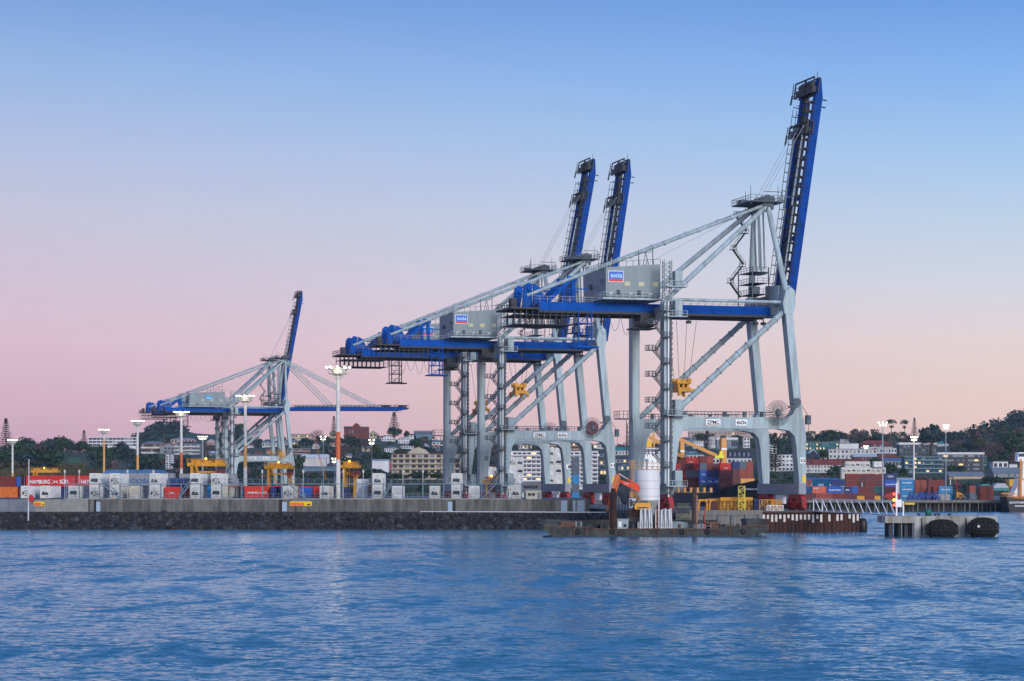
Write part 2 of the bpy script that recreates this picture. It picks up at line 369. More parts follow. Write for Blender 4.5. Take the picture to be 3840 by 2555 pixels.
    b.rail((-rear - 4, 15.6, 43), (-rear + 2.4, 15.6, 43), 1.2, 1.3); b.box(-rear - 3.4, -rear - 2.2, 6, 8, 43, 45); b.obj('rear_platform', M_DK, t)
    for y in (6.5, 13.5):
        b = MB(); r0 = -rear
        b.prism([(r0 - .9, 43), (r0 + .6, 43), (r0 + 1.3, 48.0), (r0 + .3, 48.3), (r0 - .4, 47.6)], 'y', y - .5, y + .5)
        b.prism([(r0 + 1.6, 44), (r0 + 5.2, 43.5), (r0 + 2.6, 47.6), (r0 + 1.6, 48.1)], 'y', y - .4, y + .4)
        b.lathe([(.5, -.2), (.5, .2)], (r0 + .6, y - .7, 47.0), 12, 'y')
        b.beam((r0 + 1, y, 47.3), (r0 + 14, y, 47.3), .18, .25); b.obj('sheave_frame', M_BLUE, t)
        b = MB()
        for du in (.6,):
            b.beam((-56 + du + 60 - rear, y, 44.4), (-50.2 + du + 60 - rear, y, 49.6), .8, .9); b.beam((-50.2 + du + 60 - rear, y, 49.9), (-50.0 + du + 60 - rear, y, 44.4), .7, .8, ref=(1, 0, 0))
            b.box(-51.4 + du + 60 - rear, -49.4 + du + 60 - rear, y - .5, y + .5, 48.9, 50.0)
        b.obj('stay_anchor', M_BLUE, t)
    b = MB()
    for z0 in (39.4, 41.4): b.box(-rear - 3, -rear + 10, 4.8, 15.2, z0, z0 + .14)
    for i in range(11):
        for y in (4.8, 15.2, 10): b.beam((-rear - 3 + i * 1.3, y, 39.4), (-rear - 3 + i * 1.3, y, 42.4), .16)
    b.rail((-rear - 3, 4.8, 39.5), (-rear + 10, 4.8, 39.5), 1.1, 1.3); b.obj('hanging_gangway', M_DK, t)
    b = MB(); c0 = -rear + 11
    for (xx, yy) in ((0, 4.6), (3, 4.6), (0, 7.6), (3, 7.6)): b.beam((c0 + xx, yy, 35.0), (c0 + xx, yy, 42.3), .22)
    for z0 in (35.0, 37.4, 39.8): b.box(c0, c0 + 3, 4.6, 7.6, z0, z0 + .18); b.beam((c0, 4.6, z0), (c0 + 3, 4.6, z0 + 2.4), .12); b.rail((c0, 4.6, z0), (c0 + 3, 4.6, z0), 1.1, 1)
    b.box(c0 - 1, c0 + 4.6, 4.4, 7.8, 34.7, 35.0); b.obj('service_cage', M_BLUE if ref_px > 2900 or ref_px > 2200 else M_DK, t)
    # machinery house
    h0, h1 = house; v0, v1 = house_v
    b = MB(); b.hexa([(h0, v0, 45.5), (h1, v0, 45.5), (h1, v1, 45.5), (h0, v1, 45.5), (h0, v0, 51.7), (h1, v0, 52.7), (h1, v1, 52.7), (h0, v1, 51.7)])
    hs = b.obj('machinery_house', M_HOUSE, t)
    b = MB(); b.box(h0 - .9, h1 + .2, v0 - .9, v1 + .9, 44.9, 45.3)
    b.rail((h0 - .9, v0 - .9, 45.3), (h1, v0 - .9, 45.3), 1.1, 1.5); b.rail((h0 - .9, v0 - .9, 45.3), (h0 - .9, v1 + .9, 45.3), 1.1, 1.5); b.obj('house_gallery', M_GREY, hs)
    b = MB(); sl = (52.7 - 51.7) / (h1 - h0)
    b.rail((h0, v0 + .1, 51.7), (h1, v0 + .1, 52.7), 1.1, 1.6, mid=False); b.rail((h0, v1, 51.7), (h0, v0, 51.7), 1.1, 1.6, mid=False)
    b.beam((h1 - 4.2, v0 + 2, 52.3), (h1 - 4.2, v0 + 2, 55.4), .16); b.beam((h1 - 1, v0 + 2, 52.3), (h1 - 1, v0 + 2, 56.8), .16); b.beam((h1 - 4.2, v0 + 2, 55.0), (h1 - 1, v0 + 2, 55.6), .16); b.beam((h1 - 2.6, v0 + 2, 55.2), (h1 - 3.2, v0 + 2, 52.6), .12); b.beam((h1 - 2.6, v0 + 2, 55.2), (h1 - 1.9, v0 + 2, 52.6), .12)
    b.obj('roof_rail', M_STEEL, hs)
    wd = h1 - h0
    for f in (.34, .60, .86):
        b = MB(); b.box(h0 + wd * f, h0 + wd * f + 1.25, v0 - .05, v0 + .05, 47.9, 48.8); b.obj('window', M_WIN, hs)
    for f in (.05, .42, .78):
        b = MB(); b.box(h0 + wd * f, h0 + wd * f + .8, v0 - .28, v0 - .004, 46.1, 46.35); b.obj('floodlight', M_WHITE, hs)
    for f in (.20, .58): b = MB(); b.box(h0 + wd * f, h0 + wd * f + .6, v0 - .5, v0 - .004, 46.1, 46.9); b.obj('vent_hood', M_DK, hs)
    b = MB(); b.box(h0 - .06, h0 + .02, v0 + 5, v0 + 6.4, 45.6, 47.6); b.obj('door', M_GREY2, hs)
    b = MB(); b.box(h0 - .4, h0, v0 + 1.5, v0 + 2.4, 48.6, 49.4); b.obj('wall_fan', M_STEEL, hs); b = MB(); b.box(h0 - .5, h0, v0 + 9, v0 + 10.2, 47.8, 48.8); b.obj('wall_fan', M_STEEL, hs)
    if logo == 1:
        b = MB(); b.box(h0 + .5, h0 + 3.9, v0 - .12, v0 - .01, 48.6, 51.0); lg = b.obj('logo_board', M_WHITE, hs)
        b = MB(); b.box(h0 + .62, h0 + 3.78, v0 - .16, v0 - .125, 49.25, 50.88); b.obj('blue_field', M_SIGNB, lg)
        b = MB(); b.box(h0 + .62, h0 + 3.78, v0 - .16, v0 - .125, 48.72, 49.24); b.obj('red_field', M_SIGNR, lg)
        text('axis', lg, (h0 + .95, v0 - .18, 49.62), 1.35, mat('sign_pale_blue', (.35, .62, .85), var=0), 2.6, bold=.03)
    else:
        b = MB(); b.box(h0 + wd * .46, h0 + wd * .46 + 3.2, v0 - .1, v0 - .01, 48.6, 50.4); lg = b.obj('logo_board', mat('sign_cyan', (.02, .30, .62), var=0), hs)
        text('axis', lg, (h0 + wd * .46 + .4, v0 - .12, 49.0), 1.3, M_WHITE, 2.4)
    # boom
    hinge = Vector((hx, 0, 45.2))
    a = R(boom_ang if not boom_down else 89.5)
    bo = bpy.data.objects.new('boom', None)
    def bp(l, o, y):    # l along the boom, o outward (away from its upper side), y across
        return (hinge.x + l * math.sin(a) + o * math.cos(a), y, hinge.z + l * math.cos(a) - o * math.sin(a))
    b = MB(); BL = boom_len
    for y0 in (5.7, 12.9):
        y1 = y0 + 1.4
        for (l0, l1, w0, w1, o0) in ((0, BL - 4.2, 1.75, 1.75, 0), (BL - 4.2, BL, 1.75, .8, 0)):
            P = [bp(l0, 0, y0), bp(l0, w0, y0), bp(l0, w0, y1), bp(l0, 0, y1), bp(l1, .2 if l1 == BL else 0, y0), bp(l1, w1, y0), bp(l1, w1, y1), bp(l1, .2 if l1 == BL else 0, y1)]
            b.hexa(P)
    for l in (3.5, 9, 15, 24, 27, 33, 40.5, BL - 3, BL - .8):
        b.beam(bp(l, .7, 7.3), bp(l, .7, 12.7), .6, .9)
    bo = b.obj('boom', mat('boom_navy_paint', (.0, .050, .27), .5, var=.18, scale=.5, spec=.05), t)
    b = MB()
    for y in (7.9, 12.3): b.tube(bp(4, -.7, y), bp(22, -.7, y), .2, 6); b.tube(bp(22, -1.1, y), bp(40, -.9, y), .22, 6)
    b.obj('folded_forestay', M_GREY, bo)
    b = MB(); l = 3
    for y in (5.4, 14.6):
        b.beam(bp(3, -.3, y), bp(BL - 6, -.3, y), .1); b.beam(bp(3, -1.2, y), bp(BL - 6, -1.2, y), .1)
    while l < BL - 5:
        for y in (5.4, 7.6, 12.4, 14.6): b.beam(bp(l, -1.25, y), bp(l, .3, y), .16)
        b.box(*sum(([min(p, q), max(p, q)] for p, q in zip(bp(l, -.5, 7.5), bp(l + .5, .4, 8.3))), [])); l += 2.1
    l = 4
    while l < BL - 4: b.hexa([bp(l, .15, 12.5), bp(l, 1.5, 12.5), bp(l, 1.5, 12.86), bp(l, .15, 12.86), bp(l + 1.3, .15, 12.5), bp(l + 1.3, 1.5, 12.5), bp(l + 1.3, 1.5, 12.86), bp(l + 1.3, .15, 12.86)]); l += 2.1  # dark panels added over the far beam to make it look shaded
    b.beam(bp(4, -.2, 8.2), bp(BL - 5, -.2, 8.2), .35); b.beam(bp(4, .3, 11.6), bp(BL - 5, .3, 11.6), .3)
    for (l0, l1) in ((BL - 12.5, BL - 10), (BL - 3.4, BL - .1)):     # head platforms
        for o in (-1.0, .3): b.beam(bp(l0, o, 5.4), bp(l0, o, 15.4), .3); b.beam(bp(l1, o, 5.4), bp(l1, o, 15.4), .3); b.beam(bp(l0, o, 5.4), bp(l1, o, 5.4), .25); b.beam(bp(l0, o, 15.4), bp(l1, o, 15.4), .25); b.beam(bp(l0, o, 10), bp(l1, o, 10), .4)
        b.beam(bp(l0 + .8, -.4, 6), bp(l0 + .8, -.4, 14.6), 1.3, 1.3); b.beam(bp(l0 + 2.1, -.3, 7), bp(l0 + 2.1, -.3, 14), 1.1, 1.1); b.beam(bp(l0, -1.5, 15.4), bp(l1, -1.5, 15.4), .14)
        for k in range(5): b.beam(bp(l0 + k * .6, -1.5, 15.4), bp(l0 + k * .6, .2, 15.4), .12)
        b.beam(bp(l0 - 1.6, -1.6, 15.4), bp(l0 + .6, -1.5, 15.4), .3)
    b.beam(bp(BL, .3, 7), bp(BL + 1.6, .3, 7), .1); b.beam(bp(BL - 4.6, 2, 6), bp(BL - 4.6, 2.8, 6), .7, .15); b.beam(bp(BL - 6.2, 2, 6), bp(BL - 6.2, 2.8, 6), .7, .15)
    b.obj('boom_walkway_shade_panels', M_DK, bo)
    if boom_down:
        b = MB()
        for y in (6.5, 13.5):
            for l in (BL * .38, BL * .76):
                for d in (0, 1.4): b.tube((-2, y, apex - d), bp(l - d * 1.5, 0, y), .24, 5)
        b.obj('forestay', M_GREY, t)
    else:
        b = MB()
        for i, y in enumerate((7, 9.5, 12)): b.tube((-5.2 + AX, y, apex + 2.2), bp(BL - 11, -1.4, y), .06, 4)
        b.tube((-3.0, 8, apex + 2), bp(24, -.8, 8), .05, 4); b.obj('hoist_rope', M_GREY2, t)
    b = MB(); b.tube((-4.9, 9, apex + 1), (-33, 9, 52.9), .05, 4); b.obj('hoist_rope', M_GREY2, t)
    # lift tower and stairs on the near landside leg
    b = MB()
    for z0 in [44.6 + i * 1.05 for i in range(8)]:
        for (p, q) in (((-32.0, -2.2), (-30.4, -2.2)), ((-32.0, -.9), (-30.4, -.9)), ((-32, -2.2), (-32, -.9)), ((-30.4, -2.2), (-30.4, -.9))):
            b.beam((p[0], p[1], z0), (q[0], q[1], z0 + 1.05), .1); b.beam((p[0], p[1], z0), (q[0], q[1], z0), .1)
    for p in ((-32.0, -2.2), (-30.4, -2.2), (-32, -.9), (-30.4, -.9)): b.beam((p[0], p[1], 44), (p[0], p[1], 53.2), .18)
    b.obj('lift_mast', M_GREY, t)
    b = MB(); b.box(-31.1, -30.85, -1.85, -1.3, 3, 44.6); b.obj('lift_guide', M_WHITE, t)
    b = MB(); b.box(-30.7, -30.2, -1.75, -1.31, 3, 44.6)
    for i in range(38): b.box(-30.8, -30.1, -1.95, -1.76, 3.3 + i * 1.1, 3.75 + i * 1.1)
    b.obj('lift_rack', M_STEEL, t)
    for z0, nm in ((5.4, 'lift_cab'), (20.4, 'lift_landing_cabin'), (41.3, 'lift_landing_cabin'), (47.6, 'lift_landing_cabin')):
        b = MB(); b.box(-30.0, -28.4, -3.3, -1.4, z0, z0 + 3.2); b.box(-29.8, -28.6, -3.34, -3.3, z0 + .6, z0 + 2.6)
        b.box(-31.9, -27.4, -3.6, -1.35, z0 - .25, z0 - .05); b.rail((-31.9, -3.6, z0 - .05), (-27.4, -3.6, z0 - .05), 1.1, 1.1); b.obj(nm, M_GREY, t)
    b = MB(); zc = 12.0; k = 0
    zs = [3.8, 6.55, 9.3, 12.05, 14.8, 17.55, 20.3, 23.05, 25.8, 28.55, 31.3, 34.05, 36.8, 39.55, 42.3]
    for i, z0 in enumerate(zs):
        if i % 2: b.box(-35.2, -32.8, -1.4, 1.2, z0, z0 + .14); b.rail((-35.2, -1.4, z0), (-32.8, -1.4, z0), 1.1, .8); b.rail((-35.2, -1.4, z0), (-35.2, 1.2, z0), 1.1, .9); b.rail((-35.2, 1.2, z0), (-32.8, 1.2, z0), 1.1, .8)
        else: b.box(-32.6, -30.6, -2.6, -1.35, z0, z0 + .22); b.rail((-32.6, -2.6, z0), (-30.4, -2.6, z0), 1.1, .8)
    for i in range(len(zs) - 1):
        a0 = (-33.4, -.6 if i % 2 else .6, zs[i + 1] if not i % 2 else zs[i]); a1 = (-31.9, -1.7, zs[i] if not i % 2 else zs[i + 1])
        b.stair(a0, a1, .8)
    b.obj('access_stairs', M_STEEL, t)
    b = MB(); b.box(-35.0, -32.2, 18.2, 22, 20.0, 20.2); b.rail((-35, 18.2, 20.2), (-32.2, 18.2, 20.2), 1.6, .9); b.rail((-35, 18.2, 20.2), (-35, 22, 20.2), 1.6, .9)
    for z0 in range(8, 20, 1): b.box(-33.4, -32.6, 18.0, 18.3, z0, z0 + .1)
    b.beam((-33.4, 18.1, 6), (-33.4, 18.1, 20), .1); b.beam((-32.6, 18.1, 6), (-32.6, 18.1, 20), .1); b.obj('ladder_cage', M_STEEL, t)
    b = MB(); b.box(-35, -32.0, 4.6, 8.6, 39.4, 42.2); b.box(-36.6, -31.6, 4.2, 9, 38.9, 39.2); b.rail((-36.6, 4.2, 39.2), (-31.6, 4.2, 39.2), 1.1, 1); b.obj('operator_cab', M_DK, t)
    b = MB()
    for i in range(7):
        u0 = -52 + i * 2.55 + (60 - rear) * 0
        b.path([(u0 + 2.5 * k / 8, 5.2, 41.8 - 4.2 * math.sin(math.pi * k / 8) ** .8 * (1 if i % 2 else .8)) for k in range(9)], .05, 4)
    b.obj('festoon_cable', M_DK, t)
    for (uu, z0, lt) in ((-6.6, 41.3, 1), (-8.4, 41.3, 1), (-24, 41.3, 1)):
        b = MB(); b.box(uu, uu + .9, 5.2, 6.2, z0 - .9, z0 - .3); b.box(uu + .35, uu + .5, 5.5, 5.8, z0 - .3, 42.2); b.obj('floodlight', M_DK, t)
    # cable reel
    rc = Vector((-5.8, -1.9, 21.0)); b = MB()
    for i in range(28):
        ang = 2 * math.pi * i / 28; d = Vector((math.cos(ang), 0, math.sin(ang)))
        b.beam(rc + d * .3, rc + d * 2.85, .09, .07)
        b.beam(rc + d * .3 + Vector((0, .6, 0)), rc + d * 2.85 + Vector((0, .6, 0)), .09, .07)
    b.lathe([(.5, -.3), (.5, .8)], rc, 12, 'y'); ro = b.obj('cable_reel', M_STEEL if reel != 2 else M_YEL, t)
    if reel:
        b = MB(); b.lathe([(1.0 if reel == 1 else .5, .1), (1.75 if reel == 1 else 1.0, .1), (1.75 if reel == 1 else 1.0, .55), (1.0 if reel == 1 else .5, .55)], rc, 24, 'y'); b.obj('wound_cable', M_DKRED if reel == 1 else M_YEL, ro)
    b = MB(); b.box(-3.4, -1.4, -2.4, -1.3, 22.2, 22.5); b.lathe([(.9, -.2), (.9, .2)], (-1.6, -2.0, 23.4), 12, 'y'); b.beam((-4, -2, 20.2), (-1.6, -2, 23.4), .3); b.beam((-1, -2, 23.4), (1.6, -2, 19.6), .1); b.box(.9, 1.9, -1.6, -.6, 18.6, 20.6); b.tube((1.5, -1.2, 18.6), (1.5, -1.2, 4), .06, 4); b.obj('cable_guide', M_STEEL, t)
    text_board(t, board, -20.6, 18.9, 3.3, 1.35, -1.12, True); text_board(t, load, -14.1, 18.9, 2.7, 1.35, -1.12)
    if letter: text_board(t, letter, .05, 10.8, 1.2, 1.25, -1.32)
    b = MB(); b.box(.0, .7, -1.36, -1.3, 6.1, 7.6); b.obj('warning_plate', mat('warn_yellow', (.75, .55, .03), var=0), t)
    for i in range(12): pass
    return t
cG = make_crane('nearest and tallest container crane, marked G, blue boom raised at the right', 3000, 481, 'G', '60t')
cH = make_crane('container crane marked H with dark red cable reel, just left of the nearest crane', 2290, 603.5, 'H', '60t', reel=1)
cI = make_crane('container crane marked I, half hidden behind the crane marked H', 2125, 650, 'I', '60t', boom_len=58, boom_ang=10.5, apex=68.0, rear=62.5, reel=0)
cJ = make_crane('distant container crane marked 65t with its boom lowered over the water', 1097, 1133, 'J', '65t', boom_len=63, apex=69.5, rear=66.5, house=(-52, -34), boom_down=True, reel=2, logo=2, house_v=(4, 16), ax=-2.5)
cK = make_crane('distant container crane with raised blue boom, directly behind the one marked 65t', 1058, 1161, 'K', '65t', boom_len=63.5, boom_ang=10.6, apex=70.0, rear=68.5, house=(-52, -34), reel=2, logo=2, house_v=(4, 16), ax=-4.2)
# spreaders hanging from the trolleys
def spreader(label, px, py, Y, group='yellow spreaders hanging under the cranes'):
    p = at(px, py, Y); t = thing('spreader', label, 'spreader', p, TH, group)
    b = MB(); b.box(-1.9, 1.9, -3.0, 3.0, -.9, -.3)
    for x in (-1.5, 1.5):
        for y in (-2.9, 2.9): b.box(x - .3, x + .3, y - .3, y + .3, -1.5, -.9); b.box(x * 1.15 - .2, x * 1.15 + .2, y - .5, y + .5, -1.8, -1.3)
    b.box(-1.4, 1.4, -2, -.7, -.3, .1); b.box(-1.4, 1.4, .7, 2, -.3, .1); b.obj('frame', M_YEL, t)
    b = MB(); b.box(-1.7, 1.7, -1.6, 1.6, .9, 1.5)
    for x in (-1.2, 1.2): b.lathe([(.55, -.3), (.55, .3)], (x, -1.5, 1.6), 10, 'y'); b.lathe([(.55, -.3), (.55, .3)], (x, 1.5, 1.6), 10, 'y')
    for x in (-1.1, 0, 1.1): b.box(x - .25, x + .25, -1.2, 1.2, -.3, .9)
    b.obj('headblock', M_YEL, t)
    b = MB(); zt = 4.55 + 41.6 - p.z
    for x in (-1.3, 1.3):
        for y in (-1.5, 1.5): b.tube((x * .9, y, 1.9), (x * 1.8, y * 2, zt), .05, 4)
    b.obj('rope', M_DK, t); return t
spreader('yellow spreader hanging inside the nearest crane, right of its stair tower', 2556, 1456, 492)
spreader('yellow spreader hanging inside the crane marked H', 1946, 1466, 612)
spreader('yellow spreader half hidden behind the leg of the crane marked H', 1804, 1530, 660)
# ---------------------------------------------------------------- terrain
SKY = [(-400, 1690), (0, 1690), (300, 1692), (600, 1682), (900, 1668), (1300, 1640), (1700, 1652), (2000, 1655), (2300, 1692), (2500, 1676), (2800, 1655), (3100, 1640), (3400, 1648), (3600, 1640), (3840, 1600), (4400, 1560)]
def lerp(t, x):
    for (a, b), (c, d) in zip(t, t[1:]):
        if x <= c: return b + (d - b) * max(0, (x - a)) / (c - a)
    return t[-1][1]
def ground(x, Y):
    if Y < 1185: return 4.5
    px = CX + F * x / Y; z2 = Z(lerp(SKY, px), 2000)
    k = min(1.0, (Y - 1185) / 815.0)
    z = 4.5 + (z2 - 4.5) * k + 5.0 * min(1, (Y - 1185) / 60)*(1-k)
    z += 12 * math.exp(-((px - 150) / 190.0) ** 2) * math.exp(-((Y - 1330) / 110.0) ** 2)
    if Y > 2000: z -= (Y - 2000) * .05
    z += 1.5 * math.sin(x * .021 + 1) * math.sin(Y * .017) * k
    return max(z, 2)
def hit(px, py):      # where the photo ray meets the hillside
    Y = 1180
    while Y < 2000:
        if Z(py, Y) <= ground(X(px, Y), Y): return Y
        Y += 4
    return 2000
M_HILL = mat('hillside_scrub', (.045, .055, .022), .95, var=.3, scale=.05, dirt=(.012, .028, .014))
g = MB(); ys = [1170, 1186, 1200, 1225, 1250] + [1250 + 25 * i for i in range(1, 31)] + [2060, 2200, 2500]; xs = list(range(-520, 900, 20))
for Y in ys:
    for x in xs:
        w = x * (.55 + .45 * Y / 1185); g.v.append((w, Y, ground(w, Y) if Y > 1170 else 0))
nx = len(xs)
for j in range(len(ys) - 1):
    for i in range(nx - 1): g.face((j * nx + i, j * nx + i + 1, (j + 1) * nx + i + 1, (j + 1) * nx + i))
struct(g.obj('hillside', M_HILL, smooth=True))
FARH = []
def far_hill(name, Y, prof, thick, m):
    g = MB(); n = len(prof)
    for (dy, dz) in ((-thick, 0), (-thick * .5, .72), (0, 1), (thick, .5), (thick * 2, 0)):
        for px, py in prof: z = Z(py, Y); g.v.append((X(px, Y), Y + dy, max(0, z * dz if dz < 1 else z)))
    for j in range(4):
        for i in range(n - 1): g.face((j * n + i, j * n + i + 1, (j + 1) * n + i + 1, (j + 1) * n + i))
    o = struct(g.obj(name, m, smooth=True)); FARH.append((Y, prof)); return o
M_FARHILL = mat('far_hill_bush', (.018, .04, .045), .95, var=.35, scale=.02, dirt=(.008, .02, .03))
far_hill('volcanic_hill', 2500, [(500, 1700), (530, 1640), (545, 1612), (575, 1610), (600, 1592), (640, 1592), (680, 1604), (700, 1618), (735, 1626), (800, 1630), (860, 1612), (890, 1612), (930, 1640), (1000, 1680)], 160, mat('grassy_hill', (.035, .075, .04), .95, var=.4, scale=.015, dirt=(.012, .03, .04)))
far_hill('bush_hill', 2350, [(3380, 1720), (3480, 1665), (3560, 1640), (3640, 1622), (3700, 1604), (3760, 1578), (3800, 1564), (3840, 1553), (3920, 1542), (4100, 1544), (4300, 1600)], 200, M_FARHILL)
g = MB(); p0 = at(3000, 1876, 833); g.prism([(90, 836), (320, 830), (420, 1176), (120, 1176)], 'z', 3.0, 4.1); struct(g.obj('far_wharf_apron', M_APRON))
g = MB(); g.prism([(-700, 1040), (430, 1040), (430, 1190), (-700, 1190)], 'z', 0, 4.05); struct(g.obj('harbour_road', M_APRON))
# ---------------------------------------------------------------- breakwater
XE = X(2212, 510)
t = thing('sea_wall', 'long grey concrete sea wall along the breakwater top', 'wall', (0, 510, 0))
M_WALL = mat('sea_wall_concrete', (.14, .138, .13), .9, var=.2, scale=.8, bump=.3, dirt=(.045, .045, .043), streak=True)
gaps = [(352, 362), (1046, 1058), (1697, 1708)]
b = MB(); cur = -140.0; kk = 0
for (a, c) in gaps + [(None, None)]:
    e = X(a, 510) if a else XE
    while cur < e - .01:
        n = min(cur + 6.1, e); b.k = 1 if n < X(170, 510) else 2 if n < X(340, 510) else 0; b.box(cur + .02, n - .02, 0, .9, 3.9, 6.75 + (.02 if kk % 2 else 0)); cur = n; kk += 1
    if a: cur = X(c, 510)
b.obj('wall_panels', [M_WALL, mat('wall_blue_grey', (.17, .19, .23), .85, var=.12, scale=.8), mat('wall_pale_grey', (.23, .24, .23), .85, var=.12, scale=.8)], t)
b = MB(); b.box(-140, XE, .35, .9, 3.9, 6.6); b.obj('wall_backing', M_BLACK, t)
b = MB(); b.box(-140, XE + .4, -.9, .0, 3.0, 3.92); b.obj('footing', mat('dark_footing', (.035, .035, .033), .9, var=.2), t)
for (a, c) in ((361, 376), (1058, 1076), (1680, 1696), (2104, 2127), (2148, 2158), (2164, 2192)):
    b = MB(); b.box(X(a, 510), X(c, 510), -.06, -.003, 4.0, 6.2 if a < 2000 else 6.5); b.obj('steel_door', mat('pale_blue_door', (.30, .40, .52) , .5, var=.08), t)
rocks = MB(); random.seed(3)
ico = [(0, 0, -1), (.72, -.53, -.45), (-.28, -.85, -.45), (-.89, 0, -.45), (-.28, .85, -.45), (.72, .53, -.45), (.28, -.85, .45), (-.72, -.53, .45), (-.72, .53, .45), (.28, .85, .45), (.89, 0, .45), (0, 0, 1)]
icf = [(0, 1, 2), (1, 0, 5), (0, 2, 3), (0, 3, 4), (0, 4, 5), (1, 5, 10), (2, 1, 6), (3, 2, 7), (4, 3, 8), (5, 4, 9), (1, 10, 6), (2, 6, 7), (3, 7, 8), (4, 8, 9), (5, 9, 10), (6, 10, 11), (7, 6, 11), (8, 7, 11), (9, 8, 11), (10, 9, 11)]
def rock(mb, x, y, z, r):
    k = len(mb.v); sx, sy, sz = [r * random.uniform(.65, 1.25) for _ in range(3)]; a = random.uniform(0, 6)
    for p in ico:
        j = random.uniform(.75, 1.2); q = (p[0] * sx * j, p[1] * sy * j, p[2] * sz * j)
        mb.v.append((x + q[0] * math.cos(a) - q[1] * math.sin(a), y + q[0] * math.sin(a) + q[1] * math.cos(a), z + q[2]))
    for f in icf: mb.face([k + i for i in f])
for i in range(5200):
    u = random.random(); x = -130 + 165 * random.random()
    yb = 509.2 if x < XE + 1 else max(466.5, 509.2 - (x - XE) * 3.2)
    rocks.k = random.choice((0, 0, 0, 1, 2)); rock(rocks, x, yb - 7.5 * u + random.uniform(-.3, .3), 3.05 - 3.3 * u + random.uniform(-.25, .2), random.uniform(.35, 1.0) * (1.3 if u > .75 else 1))
o = rocks.obj('rock_armour', [mat('dark_basalt', (.020, .019, .020), .75, var=.6, scale=.6, dirt=(.0015, .0015, .002)), mat('grey_basalt', (.052, .054, .058), .8, var=.6, scale=.9, dirt=(.008, .008, .010)), mat('brown_basalt', (.032, .023, .019), .8, var=.6, scale=.9, dirt=(.004, .003, .003))]); o['kind'] = 'stuff'
g = MB(); g.prism([(501, -1.0), (509.5, 2.7), (511, 2.7), (511, -1.0)], 'x', -140, XE + 1); struct(g.obj('breakwater_slope', mat('slope_dark', (.012, .012, .014), .9, var=.2)))
g = MB(); e0 = loc(-34, -4.6); e1 = loc(-11, -4.6)
t = thing('quay_wall', 'stained grey concrete quay wall behind the work barge', 'wall', e0, TH)
b = MB(); b.box(0, 23, -.7, 0, -3, 4.6); b.box(0, 23, -.9, -.7, 3.7, 4.75)
for i in range(8): b.box(i * 3.1 + .2, i * 3.1 + .6, -1.1, -.7, -1, 3.6)
b.obj('wall_face', M_CONC, t)
M_RUST = mat('rusty_sheet_pile', (.060, .022, .014), .9, var=.4, scale=1.2, dirt=(.010, .010, .012), streak=True); M_PATCH = mat('flaked_white_paint', (.62, .60, .56), .8, var=.15, scale=2)
t = thing('sheet_pile_quay', 'rusty sheet pile quay end with flaking white paint along its top', 'quay', loc(-11, -4.6), TH)
b = MB(); u = 0.0; i = 0
while u < 22.6:
    zt = 4.0
    b.prism([(u, -.5), (u + .12, -.68), (u + .5, -.68), (u + .62, -.5), (u + .95, -.5), (u + .95, 0), (u, 0)], 'z', -3, zt)
    random.seed(i * 7)
    if random.random() < (.97 if u < 12 else .7): b.k = 1; b.box(u + .06, u + .56, -.692, -.681, zt - random.uniform(1.0, 2.1), zt - .25); b.k = 0
    u += .95; i += 1
b.box(-.2, 22.9, -.95, .2, 4.0, 4.3); b.obj('sheet_piles', [M_RUST, M_PATCH], t)
t = thing('tyre_fender', 'black rubber fender hanging at the right corner of the sheet pile quay', 'fender', loc(12.6, -4.8))
b = MB(); b.lathe([(.55, -.4), (.95, .2), (1.0, 1.2), (.95, 2.2), (.5, 2.9)], (0, 0, 0), 14); b.obj('body', M_BLACK, t, smooth=True)
b = MB(); b.tube((0, 0, 2.9), (-.9, 0, 4.5), .05); b.obj('chain', M_DK, t)
# signs on the wall
def wall_sign(label, p0, p1):
    x0, x1 = X(p0, 510), X(p1, 510); t = thing('warning_sign', label, 'sign', (x0, 509.9, 0)); w = x1 - x0
    b = MB(); b.box(.1, w - .1, -.1, 0, Z(1881, 510), Z(1875, 510)); o = b.obj('top_panel', M_BLACK, t); text('CUSTOMS CONTROLLED AREA', o, (.3, -.12, Z(1880.4, 510)), .32, M_WHITE, w - .6)
    b = MB(); b.box(0, w, -.1, 0, Z(1898, 510), Z(1881.2, 510)); o = b.obj('yellow_panel', mat('sign_yellow', (.75, .48, .01), .5, var=0), t)
    b = MB(); b.box(.15, w * .64, -.14, -.101, Z(1896, 510), Z(1886, 510)); o = b.obj('red_panel', mat('sign_bright_red', (.70, .03, .02), .5, var=0), t); text('NO ENTRY', o, (.35, -.16, Z(1894.5, 510)), .55, mat('sign_pink', (.75, .35, .38), var=0), w * .64 - .5)
    b = MB(); b.box(w * .78, w * .93, -.14, -.101, Z(1895, 510), Z(1890, 510)); b.obj('pictogram', M_DK, t)
wall_sign('yellow and red warning sign on the sea wall beside the white pole', 128, 168)
wall_sign('wide yellow warning sign with black top strip, in the middle of the sea wall', 1087, 1170)
